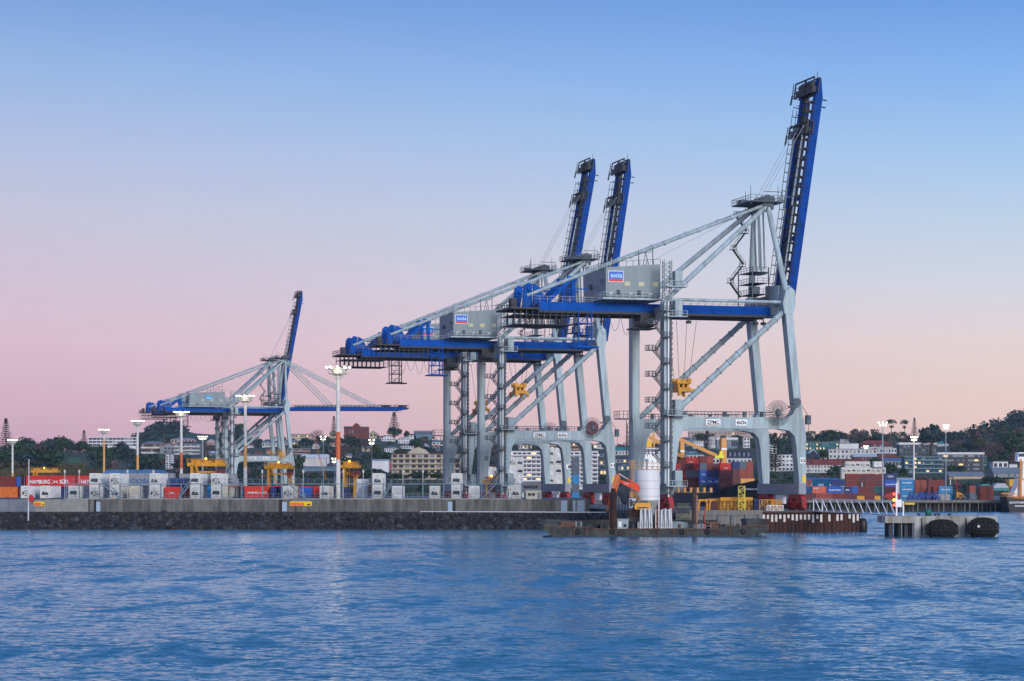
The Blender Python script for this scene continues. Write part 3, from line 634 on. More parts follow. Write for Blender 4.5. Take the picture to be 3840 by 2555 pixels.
# white pole with red disc
t = thing('marker_pole', 'white marker pole with a red disc standing on the rocks', 'pole', (X(106, 503), 503, 2.0))
b = MB(); b.tube((0, 0, 0), (.15, 0, Z(1722, 503) - 2.0), .18, 8, .10); b.obj('pole', mat('dull_white', (.5, .52, .55)), t)
b = MB(); b.lathe([(1.0, -.1), (1.0, .1)], (0, 0, 0), 20, 'y'); o = b.obj('disc', mat('disc_red', (.45, .01, .02), .5), t); o.location = (.75, -.2, Z(1870, 503) - 2.0); o.scale = (.55, 1, .9)
t = MB(); pz = Z(1919, 500); t.tube((X(1577, 501), 501, pz), (X(2272, 499), 499, Z(1922, 499)), .12, 8)
for i in range(16): x = X(1577, 501) + i * 2.7; t.tube((x, 500.9, pz - .01), (x, 500.9, pz - .5), .035, 5)
tag(t.obj('pipe', mat('dull_white', (.5, .52, .55))), 'long thin white pipe lying on the rocks below the sea wall', 'pipe')
# raised walkway along the wall
M_WALK = mat('walkway_blue_grey', (.13, .20, .26), .55, var=.1)
t = thing('access_walkway', 'long blue grey steel walkway with handrails along the top of the sea wall', 'walkway', (0, 513, 0))
xs_ = [X(p, 513) for p in [250, 297, 373, 450, 527, 603, 680, 753, 831, 907, 984, 1057, 1134, 1210, 1284, 1360, 1437, 1510, 1586, 1663, 1730, 1806, 1881, 1956]]
for x in xs_: b = MB(); b.box(x - .13, x + .13, -.13, .13, 6.75, 10.5); b.obj('post', M_WALK, t)
b = MB(); b.box(xs_[0], xs_[-1], -.35, .35, 10.2, 10.42); b.obj('deck', M_WALK, t)
b = MB(); b.rail((xs_[0], -.3, 10.4), (xs_[-1], -.3, 10.4), 1.05, 1.6, .04); b.obj('handrail', M_WALK, t)
b = MB(); b.rail((xs_[0], -.6, 6.8), (xs_[-1], -.6, 6.8), 1.25, 1.2, .035); b.obj('handrail', M_WALK, t)
b = MB(); b.box(xs_[0], xs_[-1], -.8, -.2, 6.76, 6.95); b.obj('plinth', M_CONC2, t)
for (a, c) in ((384, 449), (716, 672), (1080, 1146), (870 // .999 + 600, 1435), (1862, 1806)):
    b = MB(); b.stair((X(a, 512), -1.2, 10.4), (X(c, 512), -1.2, 6.9), .9, .06); b.obj('stair', M_WALK, t)
# ---------------------------------------------------------------- containers
CB = {}
def cmesh(Lc, h):
    if (Lc, h) in CB: return CB[(Lc, h)]
    b = MB(); W = 2.44; n = int(Lc / .42)
    for (x, y) in ((0, 0), (Lc - .16, 0), (0, W - .16), (Lc - .16, W - .16)): b.box(x, x + .16, y, y + .16, 0, h)
    for z in (0, h - .14):
        b.box(.16, Lc - .16, 0, .12, z, z + .14); b.box(.16, Lc - .16, W - .12, W, z, z + .14); b.box(0, .12, .16, W - .16, z, z + .14); b.box(Lc - .12, Lc, .16, W - .16, z, z + .14)
    b.box(.14, Lc - .14, .1, W - .1, h - .08, h - .03); b.box(.14, Lc - .14, .1, W - .1, .1, .15)
    for y0, s in ((.015, 1), (W - .015, -1)):
        pts = []
        for i in range(n):
            x = .16 + (Lc - .32) * i / n; d = (Lc - .32) / n
            pts += [(x, y0), (x + d * .35, y0), (x + d * .5, y0 + s * .07), (x + d * .85, y0 + s * .07)]
        pts.append((Lc - .16, y0)); k = len(b.v)
        for p in pts: b.v += [(p[0], p[1], .14), (p[0], p[1], h - .14)]
        for i in range(len(pts) - 1): q = (k + 2 * i, k + 2 * i + 2, k + 2 * i + 3, k + 2 * i + 1); b.face(q if s > 0 else q[::-1])
    b.box(.03, .06, .14, W - .14, .13, h - .13); b.box(Lc - .06, Lc - .03, .14, W - .14, .13, h - .13)
    CB[(Lc, h)] = b.mesh('container_body', M_WHITE); return CB[(Lc, h)]
def dmesh(h):
    if ('d', h) in CB: return CB[('d', h)]
    b = MB(); W = 2.44
    for y in (.25, 1.24): b.box(-.02, .03, y, y + .95, .2, h - .2)
    for y in (.5, .95, 1.5, 1.95): b.box(-.09, -.04, y, y + .06, .1, h - .1)
    CB[('d', h)] = b.mesh('door', M_WHITE); return CB[('d', h)]
M_UNIT = mat('unit_dark', (.02, .035, .07), .6, var=.3, scale=3)
def umesh(h, k):
    if ('u', h, k) in CB: return CB[('u', h, k)]
    b = MB(); W = 2.44; b.box(-.07, -.02, .1, W - .1, .12, h - .12)
    b.k = 1
    if k % 3 == 0: b.box(-.10, -.07, .45, 2.0, h * .42, h * .58); b.lathe([(.42, -.12), (.42, -.07)], (0, .85, h * .40), 12, 'x'); b.box(-.1, -.07, 1.2, 2.1, h * .30, h * .44)
    elif k % 3 == 1:
        b.torus((-.09, 1.3, h * .48), .36, .07, 'x', 12, 4); b.beam((-.1, .45, h * .62), (-.1, .8, h * .36), .08); b.box(-.1, -.07, .3, .8, h * .24, h * .34); b.box(-.1, -.07, 1.75, 2.1, h * .26, h * .52); b.box(-.1, -.07, .9, 1.6, h * .20, h * .27)
    else: b.lathe([(.36, -.12), (.36, -.07)], (0, 1.6, h * .42), 10, 'x'); b.lathe([(.3, -.12), (.3, -.07)], (0, .9, h * .40), 10, 'x'); b.box(-.1, -.07, .45, 2.0, h * .25, h * .38)
    b.box(-.1, -.07, .4, 1.0, h * .12, h * .16); b.k = 2; b.box(-.09, -.071, .95, 1.45, h * .78, h * .86)
    CB[('u', h, k)] = b.mesh('reefer_unit', [mat('reefer_cream', (.58, .58, .54), .5, var=.12, scale=2), M_UNIT, mat('sky_logo', (.15, .45, .65), var=0)]); return CB[('u', h, k)]
CC = {'white': (.70, .71, .71), 'cream': (.58, .56, .47), 'red': (.55, .02, .022), 'bright red': (.62, .035, .02), 'dark red': (.17, .022, .022), 'maroon': (.12, .025, .035), 'rust red': (.30, .055, .035), 'orange': (.62, .15, .02), 'navy': (.012, .025, .12), 'blue': (.01, .10, .45), 'dark blue': (.008, .03, .16), 'sky blue': (.02, .24, .50), 'grey': (.26, .28, .32), 'slate grey': (.10, .13, .18), 'green': (.01, .10, .09), 'salmon': (.62, .14, .09), 'brown': (.10, .045, .03), 'yellow': (.65, .38, .03)}
def cmat(c): return mat('container_' + c.replace(' ', '_'), CC[c], .5, var=.16, scale=1.1, dirt=tuple(v * .6 + .01 for v in CC[c]))
NC = [0]
def cont(px, Y, z, col, kind='end', Lc=6.06, h=2.6, label='', group='', txt=None, depth=None):
    NC[0] += 1; c = bpy.data.objects.new('shipping_container', cmesh(Lc, h)); COL.objects.link(c)
    c.material_slots[0].link = 'OBJECT'; c.material_slots[0].material = cmat(col)
    x = X(px, Y)
    if kind in ('end', 'reefer', 'ship'): c.location = (x + 2.44, Y, z); c.rotation_euler = (0, 0, R(90))
    else: c.location = (x, Y, z)
    tag(c, label, 'container', group)
    if kind == 'reefer': u = bpy.data.objects.new('reefer_unit', umesh(h, NC[0] % 3)); COL.objects.link(u); u.parent = c
    elif kind in ('end',) or kind == 'ship':
        d = bpy.data.objects.new('door', dmesh(h)); COL.objects.link(d); d.parent = c; d.material_slots[0].link = 'OBJECT'; d.material_slots[0].material = cmat(col)
    if txt and kind == 'side': text(txt[0], c, txt[1], txt[2], txt[4] if len(txt) > 4 else M_WHITE, txt[3], bold=.02)
    elif txt: text(txt[0], c, (-.12, 2.44 - txt[1][0], txt[1][2]), txt[2], M_WHITE, txt[3], rz=R(-90))
    return c
def lab(desc, where, n, tot): return f'{desc}, {ORD[n]} from left {where}'
def crow(where, group, Y, z, items, kind='end', Lc=6.06, h=2.6, desc='shipping container'):
    for i, it in enumerate(items):
        px, col = it[0], it[1]; k = it[2] if len(it) > 2 and it[2] else kind; Lk = it[3] if len(it) > 3 and it[3] else Lc; tx = it[4] if len(it) > 4 else None
        d = f"{col} {'reefer container' if k == 'reefer' else 'container side on' if k == 'side' else 'container end on'}"
        cont(px, Y, z, col, k, Lk, h, lab(d, where, i, len(items)), group, tx)
T0 = 6.97
hsz = ('HAMBURG   SÜD', (.9, -.02, .85), 1.25, 10.2)
gl = 'containers in the yard behind the sea wall'
crow('in lower reefer row behind sea wall', gl, 519, T0, [(78, 'white', 'reefer'), (150, 'white', 'reefer'), (256, 'white', 'reefer'), (335, 'white', 'reefer'), (411, 'cream', 'reefer'), (484, 'cream', 'end'), (560, 'white', 'reefer'), (712, 'white', 'reefer'), (791, 'cream', 'reefer'), (1060, 'cream', 'reefer'), (1198, 'cream', 'reefer'), (1396, 'white', 'reefer'), (1469, 'white', 'end'), (1610, 'cream', 'reefer'), (1692, 'white', 'reefer'), (1757, 'white', 'end'), (1914, 'cream', 'reefer')], Lc=12.19, h=2.9)
crow('in upper reefer row above sea wall', gl, 519, T0 + 2.93, [(335, 'white', 'reefer'), (411, 'white', 'reefer'), (560, 'white', 'reefer'), (712, 'white', 'reefer'), (791, 'white', 'reefer'), (1396, 'white', 'reefer'), (1692, 'white', 'reefer')], Lc=12.19, h=2.9)
# bird emblem between the words on red containers
def emblem(c, x, z, s):
    b = MB(); y = -.05
    for tri in (((-1, .55), (1.1, -.5), (.5, .1)), ((1, .35), (-.9, -.6), (-.1, .05)), ((-.9, .55), (-.2, .25), (0, .0))):
        k = len(b.v); b.v += [(x + p[0] * s, y - .03, z + p[1] * s) for p in tri] + [(x + p[0] * s, y, z + p[1] * s) for p in tri]
        b.face((k, k + 1, k + 2)); b.face((k + 5, k + 4, k + 3)); b.face((k, k + 3, k + 4, k + 1)); b.face((k + 1, k + 4, k + 5, k + 2)); b.face((k + 2, k + 5, k + 3, k))
    b.obj('emblem', M_WHITE, c)
wb = 'in the middle tier behind the sea wall'
YB = 549
crow('in bottom tier at far left', gl, YB, T0, [(-119, 'orange', 'side', 12.19), (70, 'maroon', 'end'), (107, 'navy', 'side', 12.19), (290, 'navy', 'side', 12.19)], Lc=12.19)
crow('in second tier at far left', gl, YB, T0 + 2.62, [(-125, 'dark red', 'side', 12.19), (62, 'blue', 'end'), (70, 'grey', 'end'), (83, 'red', 'end'), (90, 'brown', 'end')], Lc=12.19)
for px, lb in ((97, 'red container with white shipping line lettering, complete, at the left behind the sea wall'), (289, 'red container with white lettering partly hidden behind white reefers')):
    c = cont(px, YB - .6, T0 + 2.62, 'red', 'side', 12.19, 2.75, lb, gl)
    text('HAMBURG', c, (.9, -.02, .8), 1.35, M_WHITE, 5.0, bold=.02); text('SÜD', c, (8.3, -.02, .8), 1.35, M_WHITE, 2.1, bold=.02); emblem(c, 7.1, 1.25, .95)
c = cont(472, 560, 10.1, 'grey', 'side', 12.19, 2.9, 'pale grey container with blue lettering below the arched sheds', gl); text('COSCO', c, (1.0, -.02, .5), 1.3, mat('letter_blue', (.03, .10, .30), var=0), 7.4, bold=.03)
for a, dz in ((450, 0),): pass
cont(472, 560, 7.45, 'slate grey', 'side', 12.19, 2.62, 'slate grey container under the pale grey container with blue lettering', gl)
c = cont(672, 533, 9.85, 'grey', 'side', 13.7, 2.9, 'long pale grey container with black lettering behind the stacked reefers', gl); text('MAERSK', c, (.6, -.02, .7), 1.5, M_BLACK, 12.2, bold=.03)
crow('beside the twin reefer stacks', gl, 540, T0, [(655, 'red', 'side', 6.06), (858, 'cream', 'end'), (872, 'white', 'end'), (888, 'navy', 'end')])
crow('in back row behind walkway stairs', gl, 546, T0, [(600, 'bright red', 'side', 6.06), (752, 'sky blue', 'side', 6.06), (846, 'rust red', 'side', 12.19), (1032, 'red', 'side', 12.19)], h=2.85)
c = cont(632, 528, 9.1, 'dark blue', 'side', 2.6 * 2.33, 2.6, 'dark blue container standing on red ones left of the black lettered container', gl)
c = cont(917, 532, T0, 'bright red', 'side', 6.06, 2.75, 'short red container with small white lettering behind the walkway', gl); text('HAMBURG', c, (.7, -.02, 1.0), .7, M_WHITE, 2.5, bold=.01); text('SÜD', c, (4.3, -.02, 1.0), .7, M_WHITE, 1.1); emblem(c, 3.75, 1.2, .5)
c = cont(618, 524, T0, 'bright red', 'side', 3.6, 2.6, 'narrow red container with white emblem between reefer stacks', gl); emblem(c, 1.5, 1.2, .8)
crow('in bottom row beside middle stairs', gl, 530, T0, [(1015, 'dark blue', 'end'), (1030, 'dark blue', 'end'), (1122, 'blue', 'side', 3.3), (1172, 'red', 'end'), (1250, 'navy', 'end'), (1275, 'navy', 'end'), (1335, 'white', 'end')], h=2.6)
crow('on second tier by the end-on straddle carrier', gl, 532, T0 + 2.62, [(1338, 'white', 'end')], h=1.9)
c = cont(1957, 535, 8.2, 'grey', 'side', 4.6, 2.6, 'grey container with black lettering behind the site cabin', gl); text('MAERSK', c, (.4, -.02, 1.1), .9, M_BLACK, 3.6, bold=.02)
t = thing('site_cabin', 'pale cream site cabin with two dark windows on the sea wall terrace', 'cabin', (X(1972, 517), 517, 6.76))
b = MB(); b.box(0, 3.6, 0, 2.5, 0, 1.9); b.box(-.1, 3.7, -.1, 2.6, 1.9, 2.05); b.obj('wall', mat('cabin_cream', (.55, .53, .44), .6), t)
for i in (0, 1): b = MB(); b.box(.5 + i * .9, 1.2 + i * .9, -.05, -.003, .8, 1.4); b.obj('window', M_DK, t)
b = MB(); b.box(2.7, 3.4, -.05, -.003, .05, 1.6); b.obj('door', M_HOUSE, t)
# tall reefer stacks under the middle cranes
for (p0, cols, tiers, Yq, nm) in ((2052, 3, 6, 720, 'reefer stack under middle cranes'), (1908, 2, 5, 730, 'stack left of tower foot'), (1822, 3, 4, 760, 'stack behind crane stairs')):
    for r in range(tiers): crow(f'in tier {r + 1}, {nm}', 'stacked reefers under the cranes', Yq, 4.55 + r * 2.92, [(p0 + i * 2.5 * F / Yq, 'red' if (r == tiers - 1 and i == 1 and cols == 3 and p0 < 2000) else 'white', 'reefer' if (i + r) % 3 else 'end') for i in range(cols)], h=2.9)
for r in range(5): cont(2145, 735, 4.55 + r * 2.92, ['sky blue', 'slate grey', 'sky blue', 'slate grey', 'slate grey'][r], 'end', 6.06, 2.9, f'blue grey container in tier {r + 1} of the stack between the crane legs', 'stacked reefers under the cranes')
for r in range(3): cont(2352, 640, 4.55 + r * 2.62, 'dark red', 'end', 6.06, 2.6, f'dark red container in tier {r + 1} of the stack left of the silo', 'dark red stack left of the silo'); cont(2384, 640, 4.55 + r * 2.62, 'maroon', 'end', 6.06, 2.6, f'maroon container in tier {r + 1} of the stack left of the silo', 'dark red stack left of the silo')
# ---------------------------------------------------------------- high mast lights
M_LAMP = mat('lamp_glow', (1.0, .93, .72), emit=6); M_MASTW = mat('mast_white', (.62, .62, .60), .5, var=.1); M_MASTY = mat('mast_orange_band', (.62, .33, .10), .6, var=.1); M_MASTR = mat('mast_red_band', (.60, .13, .05), .6, var=.12)
def mast(label, px, top, Y, base=4.5, r=.5, band=None, head='ring', col=None, nl=8, hr=1.9):
    zt = Z(top, Y); t = thing('floodlight_mast', label, 'light mast', (X(px, Y), Y, base), 0, 'floodlight masts of the port'); H = zt - base
    b = MB(); b.tube((0, 0, 0), (0, 0, H - 1.5), r, 12, r * .72); o = b.obj('pole', col or M_MASTW, t)
    if band:
        f = lambda z: r * (1 - .28 * z / H) + .02; b = MB(); z0, z1 = band[0] - base, band[1] - base; b.tube((0, 0, z0), (0, 0, z1), f(z0), 12, f(z1)); b.obj('painted_band', band[2], t)
    if head == 'ring':
        b = MB(); b.torus((0, 0, H - 1.6), hr * .95, .12, 'z', 14, 4); b.torus((0, 0, H - .5), hr * 1.15, .12, 'z', 14, 4); b.lathe([(r * .9, H - 2.2), (hr * .7, H - 1.6), (hr * .95, H - .6)], (0, 0, 0), 12)
        for i in range(8):
            a = i * math.pi / 4; c, s = math.cos(a), math.sin(a); b.beam((c * .3, s * .3, H - 3.2), (c * hr, s * hr, H - 1.4), .1); b.beam((c * hr * .95, s * hr * .95, H - 1.7), (c * hr * 1.1, s * hr * 1.1, H - .2), .12)
        b.obj('head_frame', M_MASTW, t)
        for i in range(nl):
            a = 2 * math.pi * (i + .5) / nl; b = MB(); b.lathe([(.1, .16), (.25, .07), (.27, -.08), (.12, -.18)], (0, 0, 0), 10); o = b.obj('lamp', M_LAMP, t, (math.cos(a) * hr * 1.25, math.sin(a) * hr * 1.25, H - .1), smooth=True)
        b = MB(); b.tube((.3, 0, H), (.3, 0, H + 3.5), .05, 4); b.obj('rod', M_DK, t)
        if Y < 900: l = bpy.data.lights.new('mast_light', 'POINT'); l.energy = 300; l.shadow_soft_size = 1.6; l.color = (1, .86, .6); lo = bpy.data.objects.new('mast_light', l); COL.objects.link(lo); lo.location = (X(px, Y), Y - 3, zt - 1.2)
    else:
        b = MB(); b.beam((-hr, 0, H - .6), (hr, 0, H - .6), .14); b.beam((-hr * .7, 0, H - 1.5), (hr * .7, 0, H - 1.5), .14); b.beam((0, 0, H - 2.4), (-hr, 0, H - .6), .1); b.beam((0, 0, H - 2.4), (hr, 0, H - .6), .1); b.beam((0, 0, H - 2), (0, 0, H - .4), .2); b.obj('head_frame', M_MASTW, t)
        for i in range(nl):
            q = (i % (nl // 2)) / max(1, nl // 2 - 1); xx = (-1 + 2 * q) * hr * (1 if i < nl // 2 else .7); b = MB(); b.lathe([(.1, .18), (.29, .08), (.29, -.12), (.12, -.2)], (0, 0, 0), 10); b.obj('lamp', M_LAMP, t, (xx, -.4, H - .2 if i < nl // 2 else H - 1.3), smooth=True)
    return t
mast('tallest light mast, thick white pole with a faded orange band, nearest to the sea wall', 1268, 1376, 530, 6.8, .58, (16.1, 22.7, MASTR := M_MASTR), nl=10, hr=2.3)
mast('white light mast with an amber band in front of the far crane legs', 920, 1484, 697, r=.62, band=(15.6, 22.3, M_MASTY), nl=10, hr=2.2)
mast('white light mast with a bright red band, left of the far cranes', 680, 1544, 851, r=.62, band=(16.3, 22.4, M_MASTR), nl=10, hr=2.3)
mast('light mast with an amber lower band above the arched sheds', 516, 1578, 969, r=.62, band=(8, 23, M_MASTY), nl=10, hr=2.1)
mast('slender amber light mast between the trees and the white terrace', 390, 1611, 1124, r=.62, band=(8, 33, M_MASTY), nl=10, hr=2.1)
mast('light mast beside the tall pine at the far left', 47, 1650, 1140, r=.62, band=(8, 16, M_MASTY), nl=8, hr=1.9)
mast('short light mast with two rows of lamps behind the yellow straddle carrier', 760, 1636, 1168, r=.55, band=(10, 16, M_MASTY), head='bar', nl=12, hr=2.4)
M_POLE = mat('galvanised_pole', (.30, .36, .42), .5, var=.1)
for (px, top, Y, lb, hr, r, n) in ((1212, 1636, 900, 'thin pole with three floodlights beside the leaning lattice crane', 1.0, .12, 4), (1394, 1648, 700, 'thin pole with paired floodlights left of the beige apartments', .7, .12, 4), (1253, 1718, 760, 'short pole with floodlights left of the thick banded mast', .6, .1, 4), (3310, 1583, 860, 'slim grey light pole right of the nearest crane, over the reefer stack', 1.6, .3, 6), (3427, 1638, 900, 'brightly lit white light pole in front of the dark apartments', 1.2, .42, 8), (3547, 1594, 850, 'slim pole with a cluster of floodlights right of the dark apartments', .9, .22, 6), (3247, 1672, 1180, 'small light pole over the red roofed terrace', 1.0, .12, 6), (3004, 1752, 900, 'floodlight pole half hidden behind the nearest crane leg', .9, .12, 4), (3832, 1760, 900, 'thin pole behind the tug at the right edge', .5, .1, 4)):
    mast(lb, px, top, Y, 4.1, r, head='bar', col=M_MASTW if px == 3427 else M_POLE, nl=n, hr=hr)
# ---------------------------------------------------------------- straddle carriers
def straddle(label, px, Y, top, w, d=4.6, rz=0):
    H = Z(top, Y) - 4.5; t = thing('straddle_carrier', label, 'straddle carrier', (X(px, Y), Y, 4.5), rz, 'yellow straddle carriers in the yard')
    x0, x1 = -w / 2, w / 2
    for x in (x0 + .9, x1 - 1.6):
        for y in (0, d): b = MB(); b.box(x, x + .7, y, y + .5, .9, H - 1.6); b.obj('leg', M_YEL, t)
    for y in (0, d): b = MB(); b.box(x0 + .2, x1 - .2, y - .1, y + .6, .5, 1.2); b.obj('bottom_beam', M_YEL, t)
    for x in (x0 + .8, x0 + 2.6, x1 - 2.6, x1 - .8):
        for y in (.25, d + .25):
            b = MB(); b.lathe([(.6, -.2), (.65, 0), (.6, .2)], (x, y, .6), 12, 'y'); b.obj('wheel', M_BLACK, t)
    b = MB()
    for y in (0, d): b.box(x0, x1, y, y + .7, H - 1.8, H - .8)
    for x in (x0, x1 - .9, -.4): b.box(x, x + .8, .7, d, H - 1.7, H - .9)
    b.obj('top_frame', M_YEL, t)
    b = MB(); b.box(x0 + 1.2, x0 + 3.8, .3, d - .3, H - .8, H); b.box(-.6, 1.6, .2, d - .5, H - .8, H - .3); b.box(x1 - 2.8, x1 - .8, .6, d, H - .8, H - .1); b.rail((x0, 0, H - .8), (x1, 0, H - .8), 1.0, 1.2); b.obj('engine_deck', mat('straddle_amber', (.70, .30, .02), .5), t)
    b = MB(); b.prism([(x1 - 1.9, H - 3.9), (x1 + .1, H - 3.6), (x1 + .3, H - 1.9), (x1 - 1.9, H - 1.9)], 'y', -1.2, .0); b.obj('driver_cab', M_WIN if False else M_DK, t)
    b = MB(); b.box(x1 - 2.3, x1 + .4, -1.4, .1, H - 4.1, H - 3.85); b.rail((x1 - 2.3, -1.4, H - 3.9), (x1 + .4, -1.4, H - 3.9), 1, .9); b.obj('cab_platform', mat('straddle_red', (.6, .06, .02), .5), t)
    b = MB(); b.box(x0 + 1.8, x1 - 1.8, 1.0, d - .4, H - 3.6, H - 3.1); b.beam((x0 + 2, 1.5, H - 3.1), (x0 + 2, 1.5, H - 1.6), .1); b.beam((x1 - 2, 1.5, H - 3.1), (x1 - 2, 1.5, H - 1.6), .1); b.obj('spreader_beam', M_YEL, t)
    b = MB(); b.stair((x0 + 2.4, -.5, H - 1.6), (x0 + 4.0, -.5, H - 7), .7) if w > 7 else b.tube((0, .5, 2), (0, .5, H - 2), .08); b.obj('ladder', M_YEL, t)
    b = MB(); b.lathe([(.28, 0), (.3, .3), (.15, .5)], (0, 0, H), 8); b.obj('beacon', mat('beacon_amber', (1, .42, .03), emit=9), t)
    return t
straddle('yellow straddle carrier standing over white reefers, left of the far cranes', 772, 600, 1724, 10.2)
straddle('yellow straddle carrier under the portal of the far crane', 1045, 690, 1737, 9.0)
straddle('yellow straddle carrier seen end on, just right of the thick banded mast', 1310, 650, 1733, 5.6, 9.5)
straddle('yellow straddle carrier top showing over red containers at the left', 166, 944, 1757, 11.5)
straddle('yellow spreader frame of a low carrier between the legs of the middle crane', 1842, 600, 1790, 5.0)
# ---------------------------------------------------------------- buildings on the hillside
WB = None
def wbox():
    global WB
    if WB is None: b = MB(); b.box(0, 1, -.06, -.004, 0, 1); WB = b.mesh('window', M_DK)
    return WB
M_GL = mat('dark_window', (.03, .045, .07), .2, var=.2, scale=.3); M_LIT = mat('lit_window', (1.0, .66, .28), emit=.6); M_GLP = mat('pale_window', (.20, .24, .28), .3, var=.2)
RECTS = []
BC = {}
def bm_(n, c): return mat('wall_' + n, c, .75, var=.10, scale=.3, streak=True)
WALLS = {'white': (.62, .63, .66), 'off white': (.50, .50, .50), 'cream': (.40, .34, .25), 'grey': (.22, .24, .27), 'dark grey': (.06, .075, .09), 'brown': (.14, .07, .05), 'brick': (.13, .035, .03), 'red': (.35, .05, .04), 'blue grey': (.12, .19, .25), 'navy': (.012, .02, .06), 'teal': (.02, .12, .14), 'cyan': (.015, .17, .34), 'beige': (.42, .38, .30), 'pink': (.40, .30, .26)}
ROOFS = {'red tile': (.22, .05, .035), 'orange tile': (.38, .11, .05), 'grey iron': (.16, .19, .23), 'pale iron': (.42, .45, .50), 'teal iron': (.02, .20, .20), 'dark slate': (.03, .04, .055), 'blue iron': (.05, .16, .34), 'brown tile': (.16, .07, .04), 'white': (.6, .6, .62)}
def bld(label, cat, p0, p1, yt, yb, wall='white', roof='flat', rc='grey iron', rh=8, rows=0, cols=0, fw=.55, fh=.5, lit=0.0, Y=None, depth=11, balc=False, wm=None, ridge='x', name=None, chim=0, rot=0):
    Y = Y or hit((p0 + p1) / 2, yb); x0, x1 = X(p0, Y), X(p1, Y); zb = Z(yb, Y); W = x1 - x0; H = Z(yt, Y) - zb; rh = rh / F * Y
    RECTS.append((p0, p1, yt - 6, yb, Y))
    t = thing(name or {'house': 'hillside_house', 'shed': 'shed', 'tower block': 'tower_block', 'apartments': 'apartment_block', 'church': 'church', 'office': 'office_building', 'terrace': 'terrace_house'}.get(cat, 'building'), label, cat, ((x0 + x1) / 2, Y, zb), rot)
    w = W / 2; b = MB(); b.box(-w, w, 0, depth, -7, H); 
    if roof == 'gable' and ridge == 'y': b.prism([(-w, H), (w, H), (0, H + rh)], 'y', 0, depth)
    b.obj('wall', bm_(wall, WALLS[wall]), t)
    rm = mat('roof_' + rc, ROOFS[rc], .7, var=.12, scale=.4); b = MB(); e = .5
    if roof == 'flat': b.box(-w - .3, w + .3, -.3, depth + .3, H + .003, H + max(.35, rh * .3))
    elif roof == 'gable' and ridge == 'x': b.prism([(-e, H), (depth + e, H), (depth / 2, H + rh)], 'x', -w - e, w + e)
    elif roof == 'gable':
        for s in (-1, 1): b.hexa([(s * (w + e), -e, H - .3), (0, -e, H + rh), (0, depth + e, H + rh), (s * (w + e), depth + e, H - .3), (s * (w + e), -e, H + .1), (0, -e, H + rh + .4), (0, depth + e, H + rh + .4), (s * (w + e), depth + e, H + .1)])
    elif roof == 'hip':
        k = len(b.v); b.v += [(-w - e, -e, H), (w + e, -e, H), (w + e, depth + e, H), (-w - e, depth + e, H), (-max(w - depth / 2, .2), depth / 2, H + rh), (max(w - depth / 2, .2), depth / 2, H + rh)]
        for q in ((0, 1, 5, 4), (1, 2, 5), (2, 3, 4, 5), (3, 0, 4), (3, 2, 1, 0)): b.face([k + i for i in q])
    elif roof == 'arch': b.prism([(-w * math.cos(math.pi * i / 10), H + rh * math.sin(math.pi * i / 10)) for i in range(11)], 'y', -.3, depth)
    ro = b.obj('roof', rm, t)
    for i in range(chim): b = MB(); cx = (-.6 + 1.2 * i / max(1, chim - 1)) * w; b.box(cx - .4, cx + .4, depth * .4, depth * .4 + .8, H + rh * .5, H + rh + 1.2); b.obj('chimney', bm_('brick', WALLS['brick']), ro)
    if rows and cols:
        cw, ch = W / cols, H / rows; rnd = random.Random(label)
        for r in range(rows):
            if balc: b = MB(); b.box(-w - .2, w + .2, -1.4, -.02, ch * r + ch * .02, ch * r + ch * .12); b.box(-w - .2, w + .2, -1.42, -1.36, ch * r + ch * .12, ch * r + ch * .36); b.obj('balcony', bm_(balc if isinstance(balc, str) else wall, WALLS[balc if isinstance(balc, str) else wall]), t)
            for c in range(cols):
                o = bpy.data.objects.new('window', wbox()); COL.objects.link(o); o.parent = t
                o.location = (-w + cw * (c + .5 - fw / 2), 0, ch * (r + .3 - .0)); o.scale = (cw * fw, 1, ch * fh)
                o.material_slots[0].link = 'OBJECT'; o.material_slots[0].material = M_LIT if rnd.random() < lit else (wm or (M_GL if rnd.random() < .75 else M_GLP))
    return t
bld('long white terrace with open balconies on the ridge among dark trees', 'apartments', 332, 511, 1642, 1676, 'white', rows=3, cols=12, fw=.88, fh=.62, rc='white')
bld('brown and red apartment row with pale balconies below the green hill', 'apartments', 530, 620, 1664, 1702, 'brown', 'hip', 'grey iron', 8, 2, 8, balc='off white', fw=.7)
bld('grey gabled house with red tiled roof left of the short light mast', 'house', 600, 668, 1676, 1703, 'grey', 'gable', 'red tile', 14, 2, 5, ridge='y')
bld('long grey apartment row with stepped roofs behind the short light mast', 'apartments', 656, 748, 1664, 1706, 'grey', 'hip', 'dark slate', 8, 3, 10, balc='off white', fw=.7)
bld('brick terrace with dark roof high behind the short light mast', 'house', 640, 730, 1648, 1664, 'pink', 'hip', 'grey iron', 7, 1, 7)
bld('slim white balcony tower among the dark trees', 'tower block', 621, 643, 1703, 1760, 'white', rows=7, cols=2, fw=.7, fh=.6)
bld('white hillside house seen between the legs of the far cranes', 'house', 983, 1046, 1662, 1677, 'off white', 'gable', 'grey iron', 9, 1, 6)
bld('small grey house with a lit upper window behind the far crane', 'house', 1024, 1048, 1640, 1674, 'off white', rows=3, cols=2, lit=.4)
bld('long pale terrace with yellow and white panels on the ridge', 'apartments', 1077, 1170, 1630, 1642, 'cream', rows=1, cols=14, fw=.5, fh=.5, lit=.15)
bld('brown apartment block with orange balconies right of the far crane', 'apartments', 1077, 1163, 1684, 1704, 'brown', rows=2, cols=6, fw=.7, balc='pink', lit=.15)
bld('big white shed roof right of the far crane', 'shed', 1129, 1222, 1718, 1752, 'off white', 'gable', 'white', 14, 0, 0)
bld('small white block house on top of the big white shed', 'shed', 1196, 1231, 1706, 1740, 'white', rows=1, cols=2)
